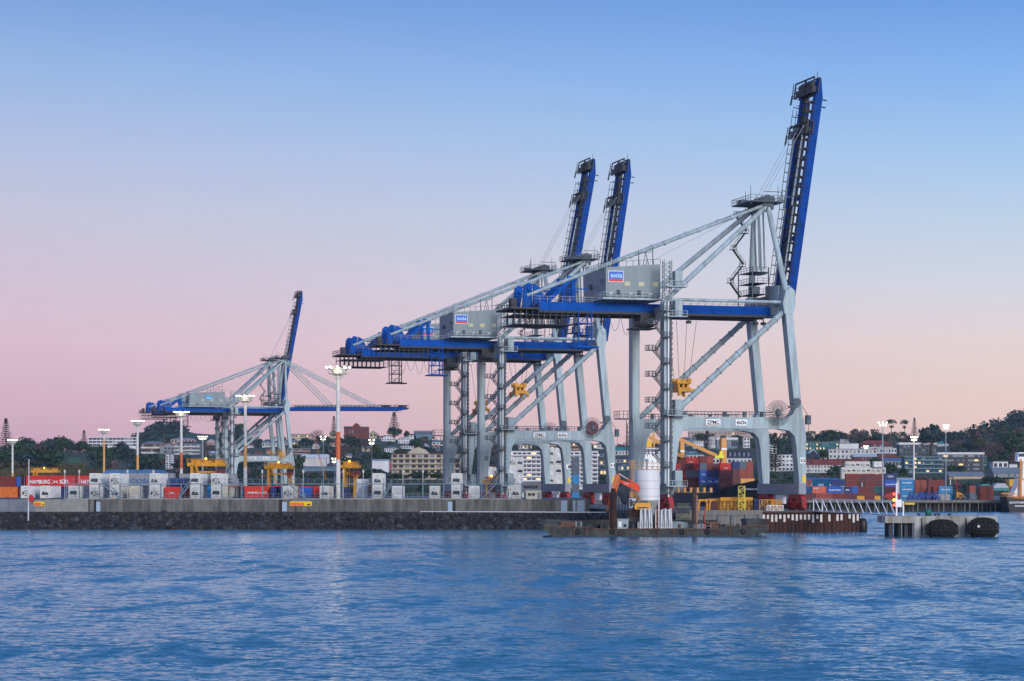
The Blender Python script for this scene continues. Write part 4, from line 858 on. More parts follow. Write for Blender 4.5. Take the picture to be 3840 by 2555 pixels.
bld('blue grey low shed in front of the big white shed', 'shed', 1134, 1262, 1755, 1768, 'blue grey', 'gable', 'grey iron', 6, 0, 0)
bld('dark red brick church with tall gable on the skyline', 'church', 1316, 1354, 1606, 1634, 'brick', 'gable', 'red tile', 18, 1, 3, fw=.3, ridge='y', depth=22)
bld('dark red brick church hall wing with green ridge roof, left of the gable', 'church', 1290, 1318, 1606, 1634, 'brick', 'gable', 'dark slate', 7, 1, 3, fw=.3)
bld('dark red brick church hall wing, right of the gable', 'church', 1353, 1381, 1602, 1634, 'brick', 'flat', 'teal iron', 4, 1, 2, fw=.2)
bld('white gabled house below the big pine tree', 'house', 1430, 1480, 1643, 1656, 'white', 'gable', 'grey iron', 9, 1, 5, ridge='y')
bld('square white modern house right of the big pine tree', 'house', 1493, 1534, 1644, 1664, 'white', rows=2, cols=4)
bld('long blue grey flat building on the ridge right of the pine', 'office', 1552, 1620, 1618, 1634, 'blue grey', rows=1, cols=8)
bld('grey roofed villa with white verandah in the middle of the slope', 'house', 1441, 1497, 1682, 1698, 'white', 'hip', 'grey iron', 9, 1, 7)
bld('white villa with small gable above the beige apartments', 'house', 1503, 1550, 1673, 1684, 'white', 'hip', 'grey iron', 7, 1, 5)
bld('small house with bright orange roof above the beige apartments', 'house', 1622, 1650, 1676, 1690, 'blue grey', 'hip', 'orange tile', 9, 1, 2)
bld('house with teal iron roof left of the middle cranes', 'house', 1620, 1664, 1658, 1672, 'off white', 'hip', 'teal iron', 8, 1, 3)
bld('white house cluster with dark roofs under the ridge', 'house', 1514, 1560, 1632, 1642, 'white', 'gable', 'dark slate', 5, 1, 4)
bld('cream house half hidden in bare brown trees', 'house', 1357, 1402, 1680, 1694, 'cream', 'gable', 'grey iron', 8, 1, 5)
bld('little cream gabled house left of the church', 'house', 1236, 1262, 1626, 1638, 'cream', 'gable', 'brown tile', 10, 1, 2, ridge='y')
bld('pale pink house with red roof behind the banded mast', 'house', 1238, 1300, 1662, 1674, 'pink', 'hip', 'red tile', 8, 1, 5)
bld('white gabled house right of the church', 'house', 1386, 1412, 1626, 1640, 'cream', 'gable', 'grey iron', 8, 1, 2, ridge='y')
bld('pale blue white warehouse left of the beige apartments', 'shed', 1396, 1457, 1728, 1772, 'white', 'gable', 'pale iron', 5, 0, 0)
bld('small red building between the warehouse and the beige apartments', 'shed', 1458, 1474, 1732, 1768, 'red')
ap = bld('large beige apartment block with balconies and an arched gable on its parapet', 'apartments', 1469, 1727, 1704, 1800, 'beige', 'flat', 'brown tile', 4, 5, 11, fw=.66, fh=.62, balc='cream')
b = MB(); b.prism([(-6.4, 0), (6.4, 0), (4, 2.2), (0, 3.8), (-4, 2.2)], 'y', -.4, .6); o = b.obj('gable_parapet', bm_('beige', WALLS['beige']), ap); o.location = (-4.3, 0, Z(1702, ap.location.y) - ap.location.z)
for (a, c, nc, lt, lb) in ((1905, 2028, 5, .3, 'white eight storey tower block framed by the portal of the crane marked H'), (2044, 2112, 3, .15, 'white tower block between the crane legs, second from the left'), (2130, 2242, 4, .05, 'white tower block rising right of the crane leg marked I')):
    bld(lb, 'tower block', a, c, 1694, 1822, 'white', 'flat', 'white', 3, 8, int(nc * 1.4), fw=.78, fh=.46, lit=lt * .3, Y=1196 + (a - 1900) * .05, balc='white', wm=M_GL)
bld('brown and cream block just above the white tower blocks', 'apartments', 2050, 2172, 1662, 1700, 'brown', rows=3, cols=9, lit=.2, balc='pink', fw=.6)
bld('pale block with a row of lit windows above the left tower block', 'apartments', 1945, 1995, 1670, 1684, 'off white', rows=1, cols=7, lit=.5)
bld('house with bright teal roof and pale gable left of the nearest crane', 'house', 2306, 2356, 1690, 1710, 'off white', 'gable', 'teal iron', 13, 1, 4)
for i, (a, c, yt, yb, w_, r_) in enumerate(((2226, 2290, 1668, 1684, 'off white', 'grey iron'), (2236, 2300, 1700, 1716, 'blue grey', 'dark slate'), (2300, 2362, 1722, 1738, 'grey', 'dark slate'), (2240, 2292, 1728, 1746, 'grey', 'brown tile'), (2318, 2370, 1748, 1766, 'blue grey', 'grey iron'), (2250, 2310, 1764, 1782, 'pink', 'grey iron'))):
    bld(f'{w_} house, {r_} roof, between middle and nearest cranes, {ORD[i]} from top', 'house', a, c, yt, yb, w_, 'hip', r_, 8, 1, 5, lit=.25)
bld('blue glass office block above the ship crane', 'office', 2569, 2614, 1642, 1674, 'blue grey', rows=3, cols=7, fw=.8)
bld('white villa with tall windows above the ship crane jib', 'house', 2600, 2640, 1656, 1682, 'white', rows=2, cols=6, fw=.4)
bld('pale column fronted building behind the ship cranes', 'office', 2656, 2690, 1640, 1682, 'off white', rows=1, cols=7, fw=.3, fh=.6)
bld('long white roofed building with dark blue glass behind the ship', 'office', 2688, 2766, 1650, 1684, 'blue grey', 'flat', 'white', 30, 1, 10, fw=.85, fh=.6)
bld('white corner house beside the far crane leg', 'house', 2788, 2812, 1642, 1680, 'white', rows=3, cols=2)
bld('pale red long terrace on the skyline behind the portal beam', 'apartments', 2584, 2830, 1621, 1634, 'pink', rows=1, cols=26, fw=.4, lit=.05)
bld('dark navy hall behind the red ship containers', 'shed', 2730, 2816, 1692, 1720, 'navy', 'flat', 'dark slate', 4, 1, 5, fw=.3, wm=M_GLP)
bld('white low gallery under the dark navy hall', 'office', 2654, 2818, 1720, 1742, 'white', rows=1, cols=11, fw=.7)
bld('blue grey villa group behind the ship crane post', 'house', 2570, 2612, 1692, 1712, 'blue grey', 'hip', 'dark slate', 8, 1, 5)
bld('white villa with green roof behind the ship crane jib', 'house', 2572, 2640, 1706, 1724, 'off white', 'hip', 'teal iron', 7, 1, 5)
bld('white apartment block behind the pine, inside the legs of the nearest crane', 'apartments', 2858, 2990, 1706, 1768, 'white', rows=4, cols=9, fw=.55, lit=.03)
bld('white upper block left of the pine inside the nearest crane', 'apartments', 2856, 2912, 1668, 1706, 'off white', rows=2, cols=4)
bld('dark teal apartment block with lit windows right of the nearest crane', 'apartments', 3020, 3146, 1660, 1690, 'teal', rows=2, cols=10, fw=.3, lit=.30, fh=.45)
bld('plain bright white block with a square tower, right of the nearest crane', 'office', 3148, 3220, 1664, 1688, 'white')
bld('square white tower on the plain white block', 'office', 3151, 3185, 1648, 1670, 'white')
bld('grey white apartment row behind the red roofed terrace', 'apartments', 3108, 3288, 1686, 1722, 'off white', rows=2, cols=12, fw=.45)
bld('long building with red hipped roof on the upper slope', 'apartments', 3227, 3345, 1664, 1684, 'brick', 'hip', 'red tile', 12, 1, 10, fw=.6, balc='off white', lit=.15)
bld('white office strip right of the red hipped roof', 'office', 3287, 3374, 1682, 1702, 'white', rows=1, cols=8)
bld('hall with broad orange brown hipped roof', 'house', 3288, 3374, 1714, 1724, 'brick', 'hip', 'brown tile', 14, 0, 0)
bld('building with pale blue gabled roof over brick walls', 'house', 3203, 3288, 1714, 1728, 'brick', 'gable', 'pale iron', 12, 1, 6)
for i, (a, c) in enumerate(((2998, 3042), (3042, 3100), (3100, 3158), (3172, 3216), (3216, 3254))):
    bld(f'white terrace house with red tiled roof and pointed gables, {ORD[i]} from the left', 'terrace', a, c, 1744, 1774 if i < 3 else 1764, 'off white', 'gable', 'red tile', 20, 2, 5, fw=.45, chim=2)
bld('dark gabled cottage with white bargeboards behind the red terrace', 'house', 3036, 3062, 1700, 1722, 'navy', 'gable', 'white', 12, 1, 2, ridge='y', chim=0)
bld('verandah house with bright blue roof left of the bright light pole', 'house', 3318, 3398, 1728, 1756, 'grey', 'gable', 'blue iron', 9, 1, 6, balc='off white')
bld('dark glass apartment block with broad white roof slab', 'apartments', 3372, 3512, 1668, 1712, 'dark grey', 'flat', 'white', 26, 3, 10, fw=.5, lit=.06)
bld('blue glass apartment block on stilts below the white roofed one', 'apartments', 3392, 3534, 1714, 1776, 'teal', 'flat', 'grey iron', 8, 4, 9, fw=.6, lit=.12, balc='blue grey')
bld('long grey balcony apartment block with curved white roof end', 'apartments', 3517, 3690, 1704, 1768, 'grey', 'flat', 'white', 24, 4, 9, fw=.7, lit=.10, balc='dark grey')
bld('green scaffolded end block beside the long balcony apartments', 'apartments', 3684, 3702, 1712, 1750, 'teal', rows=4, cols=1)
bld('bright white low building with two window groups at the right', 'office', 3724, 3780, 1732, 1760, 'white', rows=1, cols=3, fw=.6)
bld('white small block right of the low white building', 'office', 3786, 3815, 1742, 1758, 'white')
bld('wide grey metal roofed shed near the right edge', 'shed', 3727, 3840, 1775, 1792, 'grey', 'gable', 'grey iron', 22, 1, 5, fw=.2, lit=.3)
bld('brown roofed hall with pale gable below the balcony apartments', 'shed', 3560, 3690, 1786, 1798, 'cream', 'gable', 'grey iron', 17, 0, 0)
bld('long bright blue warehouse with three white loading hatches', 'shed', 3014, 3142, 1800, 1834, 'cyan', 'gable', 'blue iron', 7, 1, 3, fw=.5, fh=.25, wm=M_WHITE, Y=1150)
for i, (a, c) in enumerate(((388, 455), (450, 520), (515, 585))):
    bld(f'dark blue shed with arched pale roof behind the containers, {ORD[i]} from the left', 'shed', a, c, 1776, 1800, 'off white', 'arch', 'blue iron', 15, 0, 0, Y=800, depth=30)
bld('pale canopy roofed shed between containers at the right wharf', 'shed', 3364, 3428, 1800, 1822, 'off white', 'gable', 'pale iron', 8, 0, 0, Y=950)
# ---------------------------------------------------------------- trees
def leafcloud(b, rad, cz, n, q, seed, lobes=7, flat=1.0, hole=.0):
    r = random.Random(seed); L_ = []
    for i in range(lobes):
        a = r.uniform(0, 6.28); e = r.uniform(-.4, 1.0); d = rad * r.uniform(.25, .62); L_.append((math.cos(a) * d * math.cos(e * .8), math.sin(a) * d * math.cos(e * .8), cz + e * rad * .55 * flat, rad * r.uniform(.38, .62)))
    L_.append((0, 0, cz, rad * .7))
    for i in range(n):
        lx, ly, lz, lr = r.choice(L_); u = r.uniform(-.6, 1); a = r.uniform(0, 6.28); s = math.sqrt(max(0, 1 - u * u)); rr = lr * r.uniform(.75, 1.08)
        p = Vector((lx + math.cos(a) * s * rr, ly + math.sin(a) * s * rr, lz + u * rr * flat)); nn = Vector((math.cos(a) * s, math.sin(a) * s, u + .3)).normalized()
        nn = (nn + Vector((r.uniform(-.7, .7), r.uniform(-.7, .7), r.uniform(-.5, .7)))).normalized(); t1 = nn.orthogonal().normalized(); t2 = nn.cross(t1); k = len(b.v); z = q * r.uniform(.6, 1.3)
        b.v += [tuple(p + t1 * z), tuple(p + t2 * z * .8), tuple(p - t1 * z * .9), tuple(p - t2 * z)]; b.face((k, k + 1, k + 2, k + 3))
def leafmat(n, c, d): return mat(n, c, .85, var=.4, scale=.35, dirt=d, spec=.15)
M_L1 = leafmat('leaf_dark_green', (.030, .068, .034), (.009, .022, .016)); M_L2 = leafmat('leaf_blue_green', (.026, .058, .056), (.009, .022, .028)); M_L3 = leafmat('leaf_bare_brown', (.13, .090, .082), (.045, .034, .036)); M_L4 = leafmat('leaf_olive', (.07, .072, .024), (.02, .028, .010)); M_TR = mat('bark', (.05, .035, .03), .9)
TP = {}
def tproto(kind):
    if kind in TP: return TP[kind]
    b = MB(); tr = MB()
    if kind[0] == 'round': leafcloud(b, 5.0, 5.6, 620, .55, kind[1], 8, .8); tr.tube((0, 0, 0), (.2, 0, 4.5), .4, 7, .25); tr.tube((0, 0, 2.5), (2, .5, 5.5), .2, 5, .08); tr.tube((0, 0, 2.5), (-2, -.4, 5.5), .2, 5, .08)
    elif kind[0] == 'tall': leafcloud(b, 3.6, 6.5, 620, .5, kind[1], 9, 1.5); tr.tube((0, 0, 0), (0, 0, 6), .35, 7, .15)
    elif kind[0] == 'bare':
        leafcloud(b, 4.8, 5.6, 900, .16, kind[1], 9, .85); r = random.Random(kind[1]); tr.tube((0, 0, 0), (0, 0, 4), .35, 6, .25)
        for i in range(22): a = r.uniform(0, 6.3); e = r.uniform(.2, 1.3); p = Vector((0, 0, r.uniform(2, 4.2))); tr.tube(p, p + Vector((math.cos(a) * math.cos(e), math.sin(a) * math.cos(e), math.sin(e))) * r.uniform(3, 5.5), .14, 4, .03)
    elif kind[0] == 'pine':
        r = random.Random(kind[1]); tr.tube((0, 0, 0), (0, 0, 20), .38, 7, .05); z = 3.0
        while z < 19.6:
            Lb = max(.5, 4.6 * (1 - (z - 3) / 17.5) ** .8) * r.uniform(.8, 1.12); n = 7
            for i in range(n):
                a = i * 6.283 / n + z * 1.7; d = Vector((math.cos(a), math.sin(a), .10)); sd_ = Vector((-math.sin(a), math.cos(a), 0)); m = 5
                for j in range(m):
                    f = (j + .6) / m; p = Vector((0, 0, z)) + d * Lb * f + Vector((0, 0, .5 * f * f - .2)); w = .62 * (1.15 - f * .5); k = len(b.v)
                    for s in (-1, 1): k = len(b.v); b.v += [tuple(p - d * .3), tuple(p + sd_ * s * w + Vector((0, 0, .30))), tuple(p + d * .55 + Vector((0, 0, .1)))]; b.face((k, k + 1, k + 2))
                    k = len(b.v); b.v += [tuple(p - d * .35 - Vector((0, 0, .12))), tuple(p + Vector((0, 0, .4))), tuple(p + d * .6)]; b.face((k, k + 1, k + 2))
            z += 1.15 if z < 16 else .8
    elif kind[0] == 'umbrella': leafcloud(b, 4.4, 9.2, 420, .34, kind[1] + 3, 6, .4); leafcloud(b, 2.2, 6.6, 140, .3, 4, 3, .5); tr.tube((0, 0, 0), (.5, 0, 6), .28, 6, .2); [tr.tube((.5, 0, 5.5), (math.cos(a) * 3, math.sin(a) * 2, 9), .16, 5, .06) for a in (0, 1.3, 2.6, 3.9, 5.2)]
    TP[kind] = (b.mesh('crown', M_L1), tr.mesh('trunk', M_TR)); return TP[kind]
TH_ = {'round': (10.2, 9.6), 'tall': (12, 8), 'bare': (10.3, 10), 'pine': (20, 9.2), 'umbrella': (11, 8.4)}
def tree(kind, seed, px, yt, yb, wpx, m, label, group=None, Y=None, name=None):
    Y = Y or hit(px, yb); c, tr = tproto((kind, seed)); zb = ground(X(px, Y), Y) - .5 if Y > 1185 else Z(yb, Y); H = Z(yt, Y) - zb; W = wpx / F * Y; h0, w0 = TH_[kind]
    t = thing(name or {'pine': 'norfolk_pine', 'umbrella': 'umbrella_pine'}.get(kind, 'tree'), label, 'tree', (X(px, Y), Y, zb), random.uniform(0, 6), group)
    for nm, me in (('crown', c), ('trunk', tr)):
        o = bpy.data.objects.new(nm, me); COL.objects.link(o); o.parent = t; o.scale = (W / w0, W / w0, H / h0)
        if nm == 'crown': o.material_slots[0].link = 'OBJECT'; o.material_slots[0].material = m
    RECTS.append((px - wpx * .3, px + wpx * .3, yt, yb - 8, Y)) if kind == 'pine' else None
    return t
for (px, yt, yb, w, lb) in ((22, 1568, 1700, 58, 'tall dark norfolk pine at the far left of the skyline'), (315, 1613, 1690, 38, 'norfolk pine at the left end of the white terrace'), (1478, 1545, 1650, 58, 'tall norfolk pine on the ridge between the church and the middle cranes'), (1252, 1560, 1640, 32, 'norfolk pine half hidden behind the banded light mast'), (2907, 1622, 1770, 74, 'big norfolk pine standing between the legs of the nearest crane'), (2652, 1612, 1704, 44, 'norfolk pine in front of the column fronted building behind the ship'), (3429, 1566, 1650, 32, 'norfolk pine on the right skyline above the dark apartments'), (3650, 1590, 1690, 42, 'pointed dark pine in the woods at the right'), (2352, 1590, 1700, 20, 'thin pine beside the far leg of the nearest crane'), (965, 1592, 1690, 34, 'dark conifer seen through the braces of the far crane'), (626, 1568, 1690, 16, 'tiny norfolk pine tip on the green hill')):
    tree('pine', 1, px, yt, yb, w, M_L2 if w < 50 else M_L1, lb)
for (px, yt, yb, w, lb) in ((3344, 1572, 1640, 44, 'flat topped umbrella pine, left of two on the right skyline'), (3391, 1574, 1640, 34, 'thin umbrella pine right of the denser one on the right skyline'), (900, 1588, 1660, 40, 'round topped tree behind the braces of the far crane'), (3018, 1624, 1660, 34, 'ragged small tree directly right of the nearest crane leg')):
    tree('umbrella', 2, px, yt, yb, w, M_L1, lb)
big = [(100, 1631, 1716, 84, 'round', 0), (228, 1630, 1716, 80, 'round', 0), (180, 1640, 1716, 66, 'round', 1), (150, 1652, 1730, 70, 'bare', 2), (60, 1648, 1736, 70, 'round', 0), (262, 1646, 1714, 60, 'tall', 1), (300, 1648, 1712, 80, 'round', 0), (20, 1680, 1766, 90, 'round', 0), (98, 1690, 1770, 90, 'round', 1), (190, 1690, 1766, 110, 'round', 0), (350, 1668, 1714, 70, 'round', 0), (397, 1664, 1756, 80, 'round', 0), (455, 1652, 1716, 64, 'round', 1), (478, 1682, 1756, 60, 'tall', 1), (560, 1708, 1778, 90, 'round', 0), (700, 1712, 1780, 110, 'round', 0), (780, 1655, 1730, 60, 'bare', 2), (860, 1700, 1790, 80, 'round', 0), (960, 1690, 1780, 90, 'round', 1), (1120, 1700, 1790, 60, 'round', 0), (1192, 1604, 1665, 74, 'bare', 2), (1150, 1640, 1690, 70, 'round', 1), (1320, 1634, 1690, 80, 'round', 0), (1290, 1660, 1730, 90, 'bare', 2), (1370, 1640, 1700, 70, 'bare', 2), (1410, 1666, 1730, 60, 'tall', 3), (1422, 1688, 1740, 90, 'round', 0), (1320, 1704, 1800, 110, 'round', 0), (1526, 1612, 1640, 24, 'round', 1), (1480, 1598, 1652, 64, 'round', 0), (1560, 1646, 1690, 60, 'round', 0), (1500, 1680, 1720, 60, 'round', 0), (1600, 1672, 1712, 80, 'round', 1), (1396, 1755, 1806, 120, 'round', 0), (1490, 1772, 1812, 90, 'tall', 0), (1580, 1766, 1812, 110, 'tall', 0), (1640, 1766, 1812, 60, 'round', 0), (1990, 1655, 1700, 90, 'bare', 2), (1850, 1640, 1740, 110, 'bare', 2), (2370, 1640, 1716, 60, 'bare', 2), (2640, 1622, 1670, 90, 'round', 0), (2760, 1630, 1664, 70, 'round', 0), (3490, 1584, 1710, 104, 'round', 1), (3395, 1618, 1680, 80, 'bare', 2), (3120, 1608, 1668, 76, 'round', 0), (3080, 1622, 1670, 60, 'round', 1), (3190, 1618, 1672, 90, 'bare', 2), (3250, 1620, 1672, 76, 'bare', 2), (3300, 1622, 1672, 90, 'round', 0), (3090, 1682, 1740, 46, 'round', 0), (3150, 1738, 1806, 96, 'round', 0), (3285, 1710, 1760, 60, 'round', 0), (3340, 1732, 1800, 60, 'round', 0), (3565, 1620, 1690, 60, 'tall', 1), (3590, 1640, 1700, 76, 'bare', 2), (3680, 1632, 1712, 90, 'bare', 3), (3740, 1646, 1724, 90, 'bare', 2), (3700, 1670, 1740, 90, 'bare', 2), (3800, 1610, 1730, 110, 'round', 0), (3640, 1650, 1712, 80, 'round', 1), (3565, 1740, 1786, 56, 'round', 0), (3600, 1742, 1786, 50, 'round', 0), (3720, 1785, 1824, 100, 'round', 0), (3790, 1788, 1824, 80, 'round', 0), (3390, 1755, 1800, 40, 'tall', 0), (3810, 1690, 1750, 90, 'bare', 2)]
nm_ = {0: 'dark green', 1: 'blue green', 2: 'bare brown', 3: 'olive'}; cnt = {}
zone = lambda px: 'on the left bluff' if px < 520 else 'behind the far cranes' if px < 1130 else 'on the slope near the church' if px < 1460 else 'around the beige apartments' if px < 1700 else 'behind the middle cranes' if px < 2450 else 'behind the ship' if px < 2900 else 'above the red roofed terrace' if px < 3370 else 'on the right hill'
for i, (px, yt, yb, w, k, c) in enumerate(sorted(big)):
    z_ = zone(px); key = (nm_[c], k, z_); cnt[key] = cnt.get(key, 0) + 1
    tree(k, 10 + i % 3, px, yt, yb, w, (M_L1, M_L2, M_L3, M_L4)[c], f"{nm_[c]} {'upright ' if k == 'tall' else ''}tree {z_}, {ORD[cnt[key] - 1]} such from left", 'trees on the hillside')
rnd = random.Random(11); cn = {}; cand = []
for i in range(800):
    px, py = rnd.choice([(rnd.uniform(930, 1300), rnd.uniform(1668, 1745)), (rnd.uniform(1400, 1700), rnd.uniform(1645, 1700)), (rnd.uniform(2180, 2460), rnd.uniform(1690, 1770)), (rnd.uniform(2560, 2850), rnd.uniform(1670, 1730)), (rnd.uniform(3010, 3420), rnd.uniform(1670, 1740)), (rnd.uniform(3380, 3560), rnd.uniform(1655, 1700)), (rnd.uniform(540, 900), rnd.uniform(1668, 1720))])
    w = rnd.uniform(22, 44); h = rnd.uniform(9, 15); a, c = px - w / 2, px + w / 2
    if any(a < r[1] + 4 and c > r[0] - 4 and py > r[2] - 8 and py - h - 9 < r[3] + 6 for r in RECTS) or len(cand) > 105: continue
    RECTS.append((a, c, py - h - 9, py, hit(px, py))); cand.append((px, py, w, h, rnd.choice(['off white', 'white', 'cream', 'grey', 'pink', 'blue grey']), rnd.choice(['grey iron', 'grey iron', 'dark slate', 'red tile', 'brown tile', 'pale iron', 'orange tile', 'teal iron']), rnd.choice(['hip', 'gable', 'gable'])))
for (px, py, w, h, wc, rc_, rt) in sorted(cand):
    RECTS.remove(next(r for r in RECTS if r[3] == py and abs(r[0] - (px - w / 2)) < .01)); z_ = 'left of the church' if px < 1320 else 'above the beige apartments' if px < 1720 else 'between middle and nearest cranes' if px < 2480 else 'behind the ship' if px < 2900 else 'on the right slope'; k_ = (wc, rc_, z_); cn[k_] = cn.get(k_, 0) + 1
    bld(f"small {wc} house with {rc_} roof {z_}{', ' + ORD[cn[k_] - 1] + ' such' if cn[k_] > 1 else ''}", 'house', px - w / 2, px + w / 2, py - h, py, wc, rt, rc_, 9, 1, 4, fw=.4, lit=.12, ridge=rnd.choice('xy') if w < 30 else 'x', chim=rnd.choice([0, 0, 2]))
bush = MB(); rnd = random.Random(5)
for i in range(2600):
    px = rnd.uniform(-150, 4000); Y = 1190 + 900 * rnd.random() ** 1.5; x = X(px, Y); z = ground(x, Y); R_ = rnd.uniform(3.0, 7.0) if Y > 1260 else rnd.uniform(2.0, 4.0)
    top = HY - (z + R_ * 1.25 - EYE) / Y * F; wp = R_ / Y * F; bad = False
    if 215 < px < 330 and 1708 < HY - (z - EYE) / Y * F < 1762: continue
    for (a, c, t_, b_, YY) in RECTS:
        if px + wp > a and px - wp < c and Y < YY + 3 and top < b_ - 3: bad = True; break
        if px + wp * .7 > a and px - wp * .7 < c and YY - 2 <= Y < YY + 14: bad = True; break
    if px < 500 and HY - (z - EYE) / Y * F > 1742 and rnd.random() < .75: bad = True
    if bad: continue
    bush.k = 2 if rnd.random() < (.45 if px > 1250 and px < 1400 else .28 if px > 3500 else .16) else (1 if rnd.random() < .4 else 0)
    b2 = MB(); leafcloud(b2, R_, R_ * .55, 90, R_ * .13 + .2, i, 4, .8); k = len(bush.v); bush.v += [(v[0] + x, v[1] + Y, v[2] + z) for v in b2.v]
    for f in b2.f: bush.face([k + q for q in f])
for (Yh, prof) in FARH:
    for i in range(420 if Yh < 2400 else 260):
        px = rnd.uniform(prof[0][0], prof[-1][0]); f = rnd.uniform(.15, 1.0) ** .6; y0 = lerp(prof, px); zt = Z(y0, Yh); yy = Yh - 190 * (1 - f) * 1.0; z = zt * (1 - (1 - f) * .55) - 3; r_ = rnd.uniform(4, 9)
        if Yh > 2400 and 700 < px < 860: continue
        bush.k = 2 if rnd.random() < .06 and Yh < 2400 else 1
        b2 = MB(); leafcloud(b2, r_, r_ * .55, 50, r_ * .16 + .2, i, 4, .8); x = X(px, Yh); k = len(bush.v); bush.v += [(v[0] + x, v[1] + yy, v[2] + z) for v in b2.v]
        for fc in b2.f: bush.face([k + q for q in fc])
o = bush.obj('hillside_bush', [M_L1, M_L2, M_L3]); o['kind'] = 'stuff'
g = MB(); rr = random.Random(8)
for i in range(2600):
    px = rr.uniform(-40, 470); py = rr.uniform(1738, 1790) if px < 320 else rr.uniform(1765, 1792); Y = hit(px, py); x = X(px, Y); z = ground(x, Y) - .3; h = rr.uniform(1.2, 3.2); k = len(g.v); w = rr.uniform(.3, .9)
    if 236 < px < 312 and py < 1750: continue
    g.v += [(x - w, Y, z), (x + w, Y + rr.uniform(-.6, .6), z), (x + w * .8, Y, z + h * .7), (x + rr.uniform(-.6, .6), Y + rr.uniform(-.6, .6), z + h)]; g.face((k, k + 1, k + 2, k + 3))
o = g.obj('dry_scrub', leafmat('scrub_brown', (.085, .075, .040), (.02, .025, .015))); o['kind'] = 'stuff'
g = MB(); 
for j in range(6):
    for i in range(9): px = 250 + i * 6 + j * 1; Y = hit(276, 1752 - j * 7); x = X(px, Y); g.v.append((x, Y, ground(x, Y) + .6))
for j in range(5):
    for i in range(8): g.face((j * 9 + i, j * 9 + i + 1, (j + 1) * 9 + i + 1, (j + 1) * 9 + i))
struct(g.obj('lawn', mat('lawn_green', (.03, .11, .02), .9, var=.25, scale=.3)))
# parked cars along the waterfront road
for i in range(9):
    px = 332 + i * 15; Y = 1195; col = ['white', 'blue grey', 'grey', 'white', 'navy', 'white', 'grey', 'red', 'white'][i]
    t = thing('parked_car', f'{col} parked car on the waterfront road, {ORD[i]} from the left', 'car', (X(px, Y), Y, ground(X(px, Y), Y)), 0, 'cars parked on the waterfront road'); cm = bm_(col, WALLS[col])
    b = MB(); b.prism([(-2.1, .35), (2.1, .35), (2.1, .8), (1.3, .95), (.8, 1.4), (-1.1, 1.42), (-1.8, .95), (-2.1, .85)], 'y', 0, 1.7); b.obj('body', cm, t)
    for x in (-1.3, 1.3): b = MB(); b.lathe([(.33, -.1), (.33, .1)], (x, -.02, .33), 10, 'y'); b.obj('wheel', M_BLACK, t)
    b = MB(); b.box(-1.0, .7, -.03, -.002, .95, 1.3); b.obj('side_window', M_GL, t)
# ---------------------------------------------------------------- container ship across the basin
SP = Vector((X(2868, 785), 785, 0)); t = thing('container_ship', 'black hulled container ship with amber deck cranes and white superstructure', 'ship', SP, R(14))
M_HULL = mat('hull_black', (.008, .009, .014), .5, var=.2, scale=.1); M_AMB = mat('ship_crane_amber', (.62, .30, .08), .55, var=.1)
st = [(0, .3, .1, 12.2), (4, 4.2, .4, 11.2), (9, 7.6, 1.8, 10.0), (15, 10.4, 4.5, 8.8), (19, 11.2, 6.5, 7.9), (23, 11.5, 8.5, 7.3), (40, 11.6, 11, 6.9), (130, 11.6, 11, 6.9), (150, 10, 6, 8)]
b = MB()
for (y, wt, wb, zt) in st: b.v += [(-wt, y - (2.5 if y < 1 else 0), zt), (-(wt * .45 + wb * .55), y, zt * .45), (-wb, y + (3 if y < 5 else 0), -1), (wb, y + (3 if y < 5 else 0), -1), (wt * .45 + wb * .55, y, zt * .45), (wt, y - (2.5 if y < 1 else 0), zt)]
for j in range(len(st) - 1):
    for i in range(6): b.face((j * 6 + i, j * 6 + (i + 1) % 6, (j + 1) * 6 + (i + 1) % 6, (j + 1) * 6 + i))
b.face(range(6)); b.face([(len(st) - 1) * 6 + i for i in range(6)][::-1])
b.obj('hull', M_HULL, t)
tx = text('SOFRANA FIJI', t, (-5.95, 6.7, 8.2), .85, M_WHITE, 6.6, rz=R(-54)); 
b = MB(); b.box(-10.8, 10.8, 24, 128, 6.95, 7.3)
for i in range(14): b.box(-11.3, -10.5, 26 + i * 7.5, 27.3 + i * 7.5, 6.95, 9.0)
b.obj('hatch_coaming', M_AMB, t)
def wpos(px, Y): return Vector((X(px, Y), Y, 0))
inv = (Matrix.Translation(SP) @ Matrix.Rotation(R(14), 4, 'Z')).inverted()
def sl(px, py, Y): return inv @ at(px, py, Y)
def ship_crane(p0, p1, top, Y, jib):
    a = sl(p0, 1800, Y); c = sl(p1, 1800, Y); zt = Z(top, Y); b = MB(); w = (c.x - a.x) / 2; cx = (a.x + c.x) / 2
    b.box(cx - w, cx + w, a.y, a.y + 2.4, 5, zt); o = b.obj('crane_post', M_AMB, t)
    b = MB(); p = sl(*jib[0], Y - 1.5); q = sl(*jib[1], Y - 1.5); b.beam(p, q, 1.0, 1.25); b.obj('jib', M_AMB, o)
    b = MB(); b.box(cx - w * 1.05, cx + w * 1.05, a.y - .06, a.y - .01, zt - 4.6, zt - 3.9); b.obj('white_patch', M_WHITE, o)
    b = MB(); b.box(cx - w, cx + w * .8, a.y + .2, a.y + 1.4, zt, zt + 1.0); b.obj('winch', M_DK, o)
ship_crane(2552, 2568, 1651, 862, ((2530, 1700), (2562, 1714))); ship_crane(2706, 2727, 1643, 850, ((2534, 1641), (2716, 1722)))
o = t.children[-1]
b = MB(); p = sl(2404, 1620, 880); q = sl(2484, 1668, 880); b.beam(p, q, 1.0, 1.3); b.obj('jib', M_AMB, t)
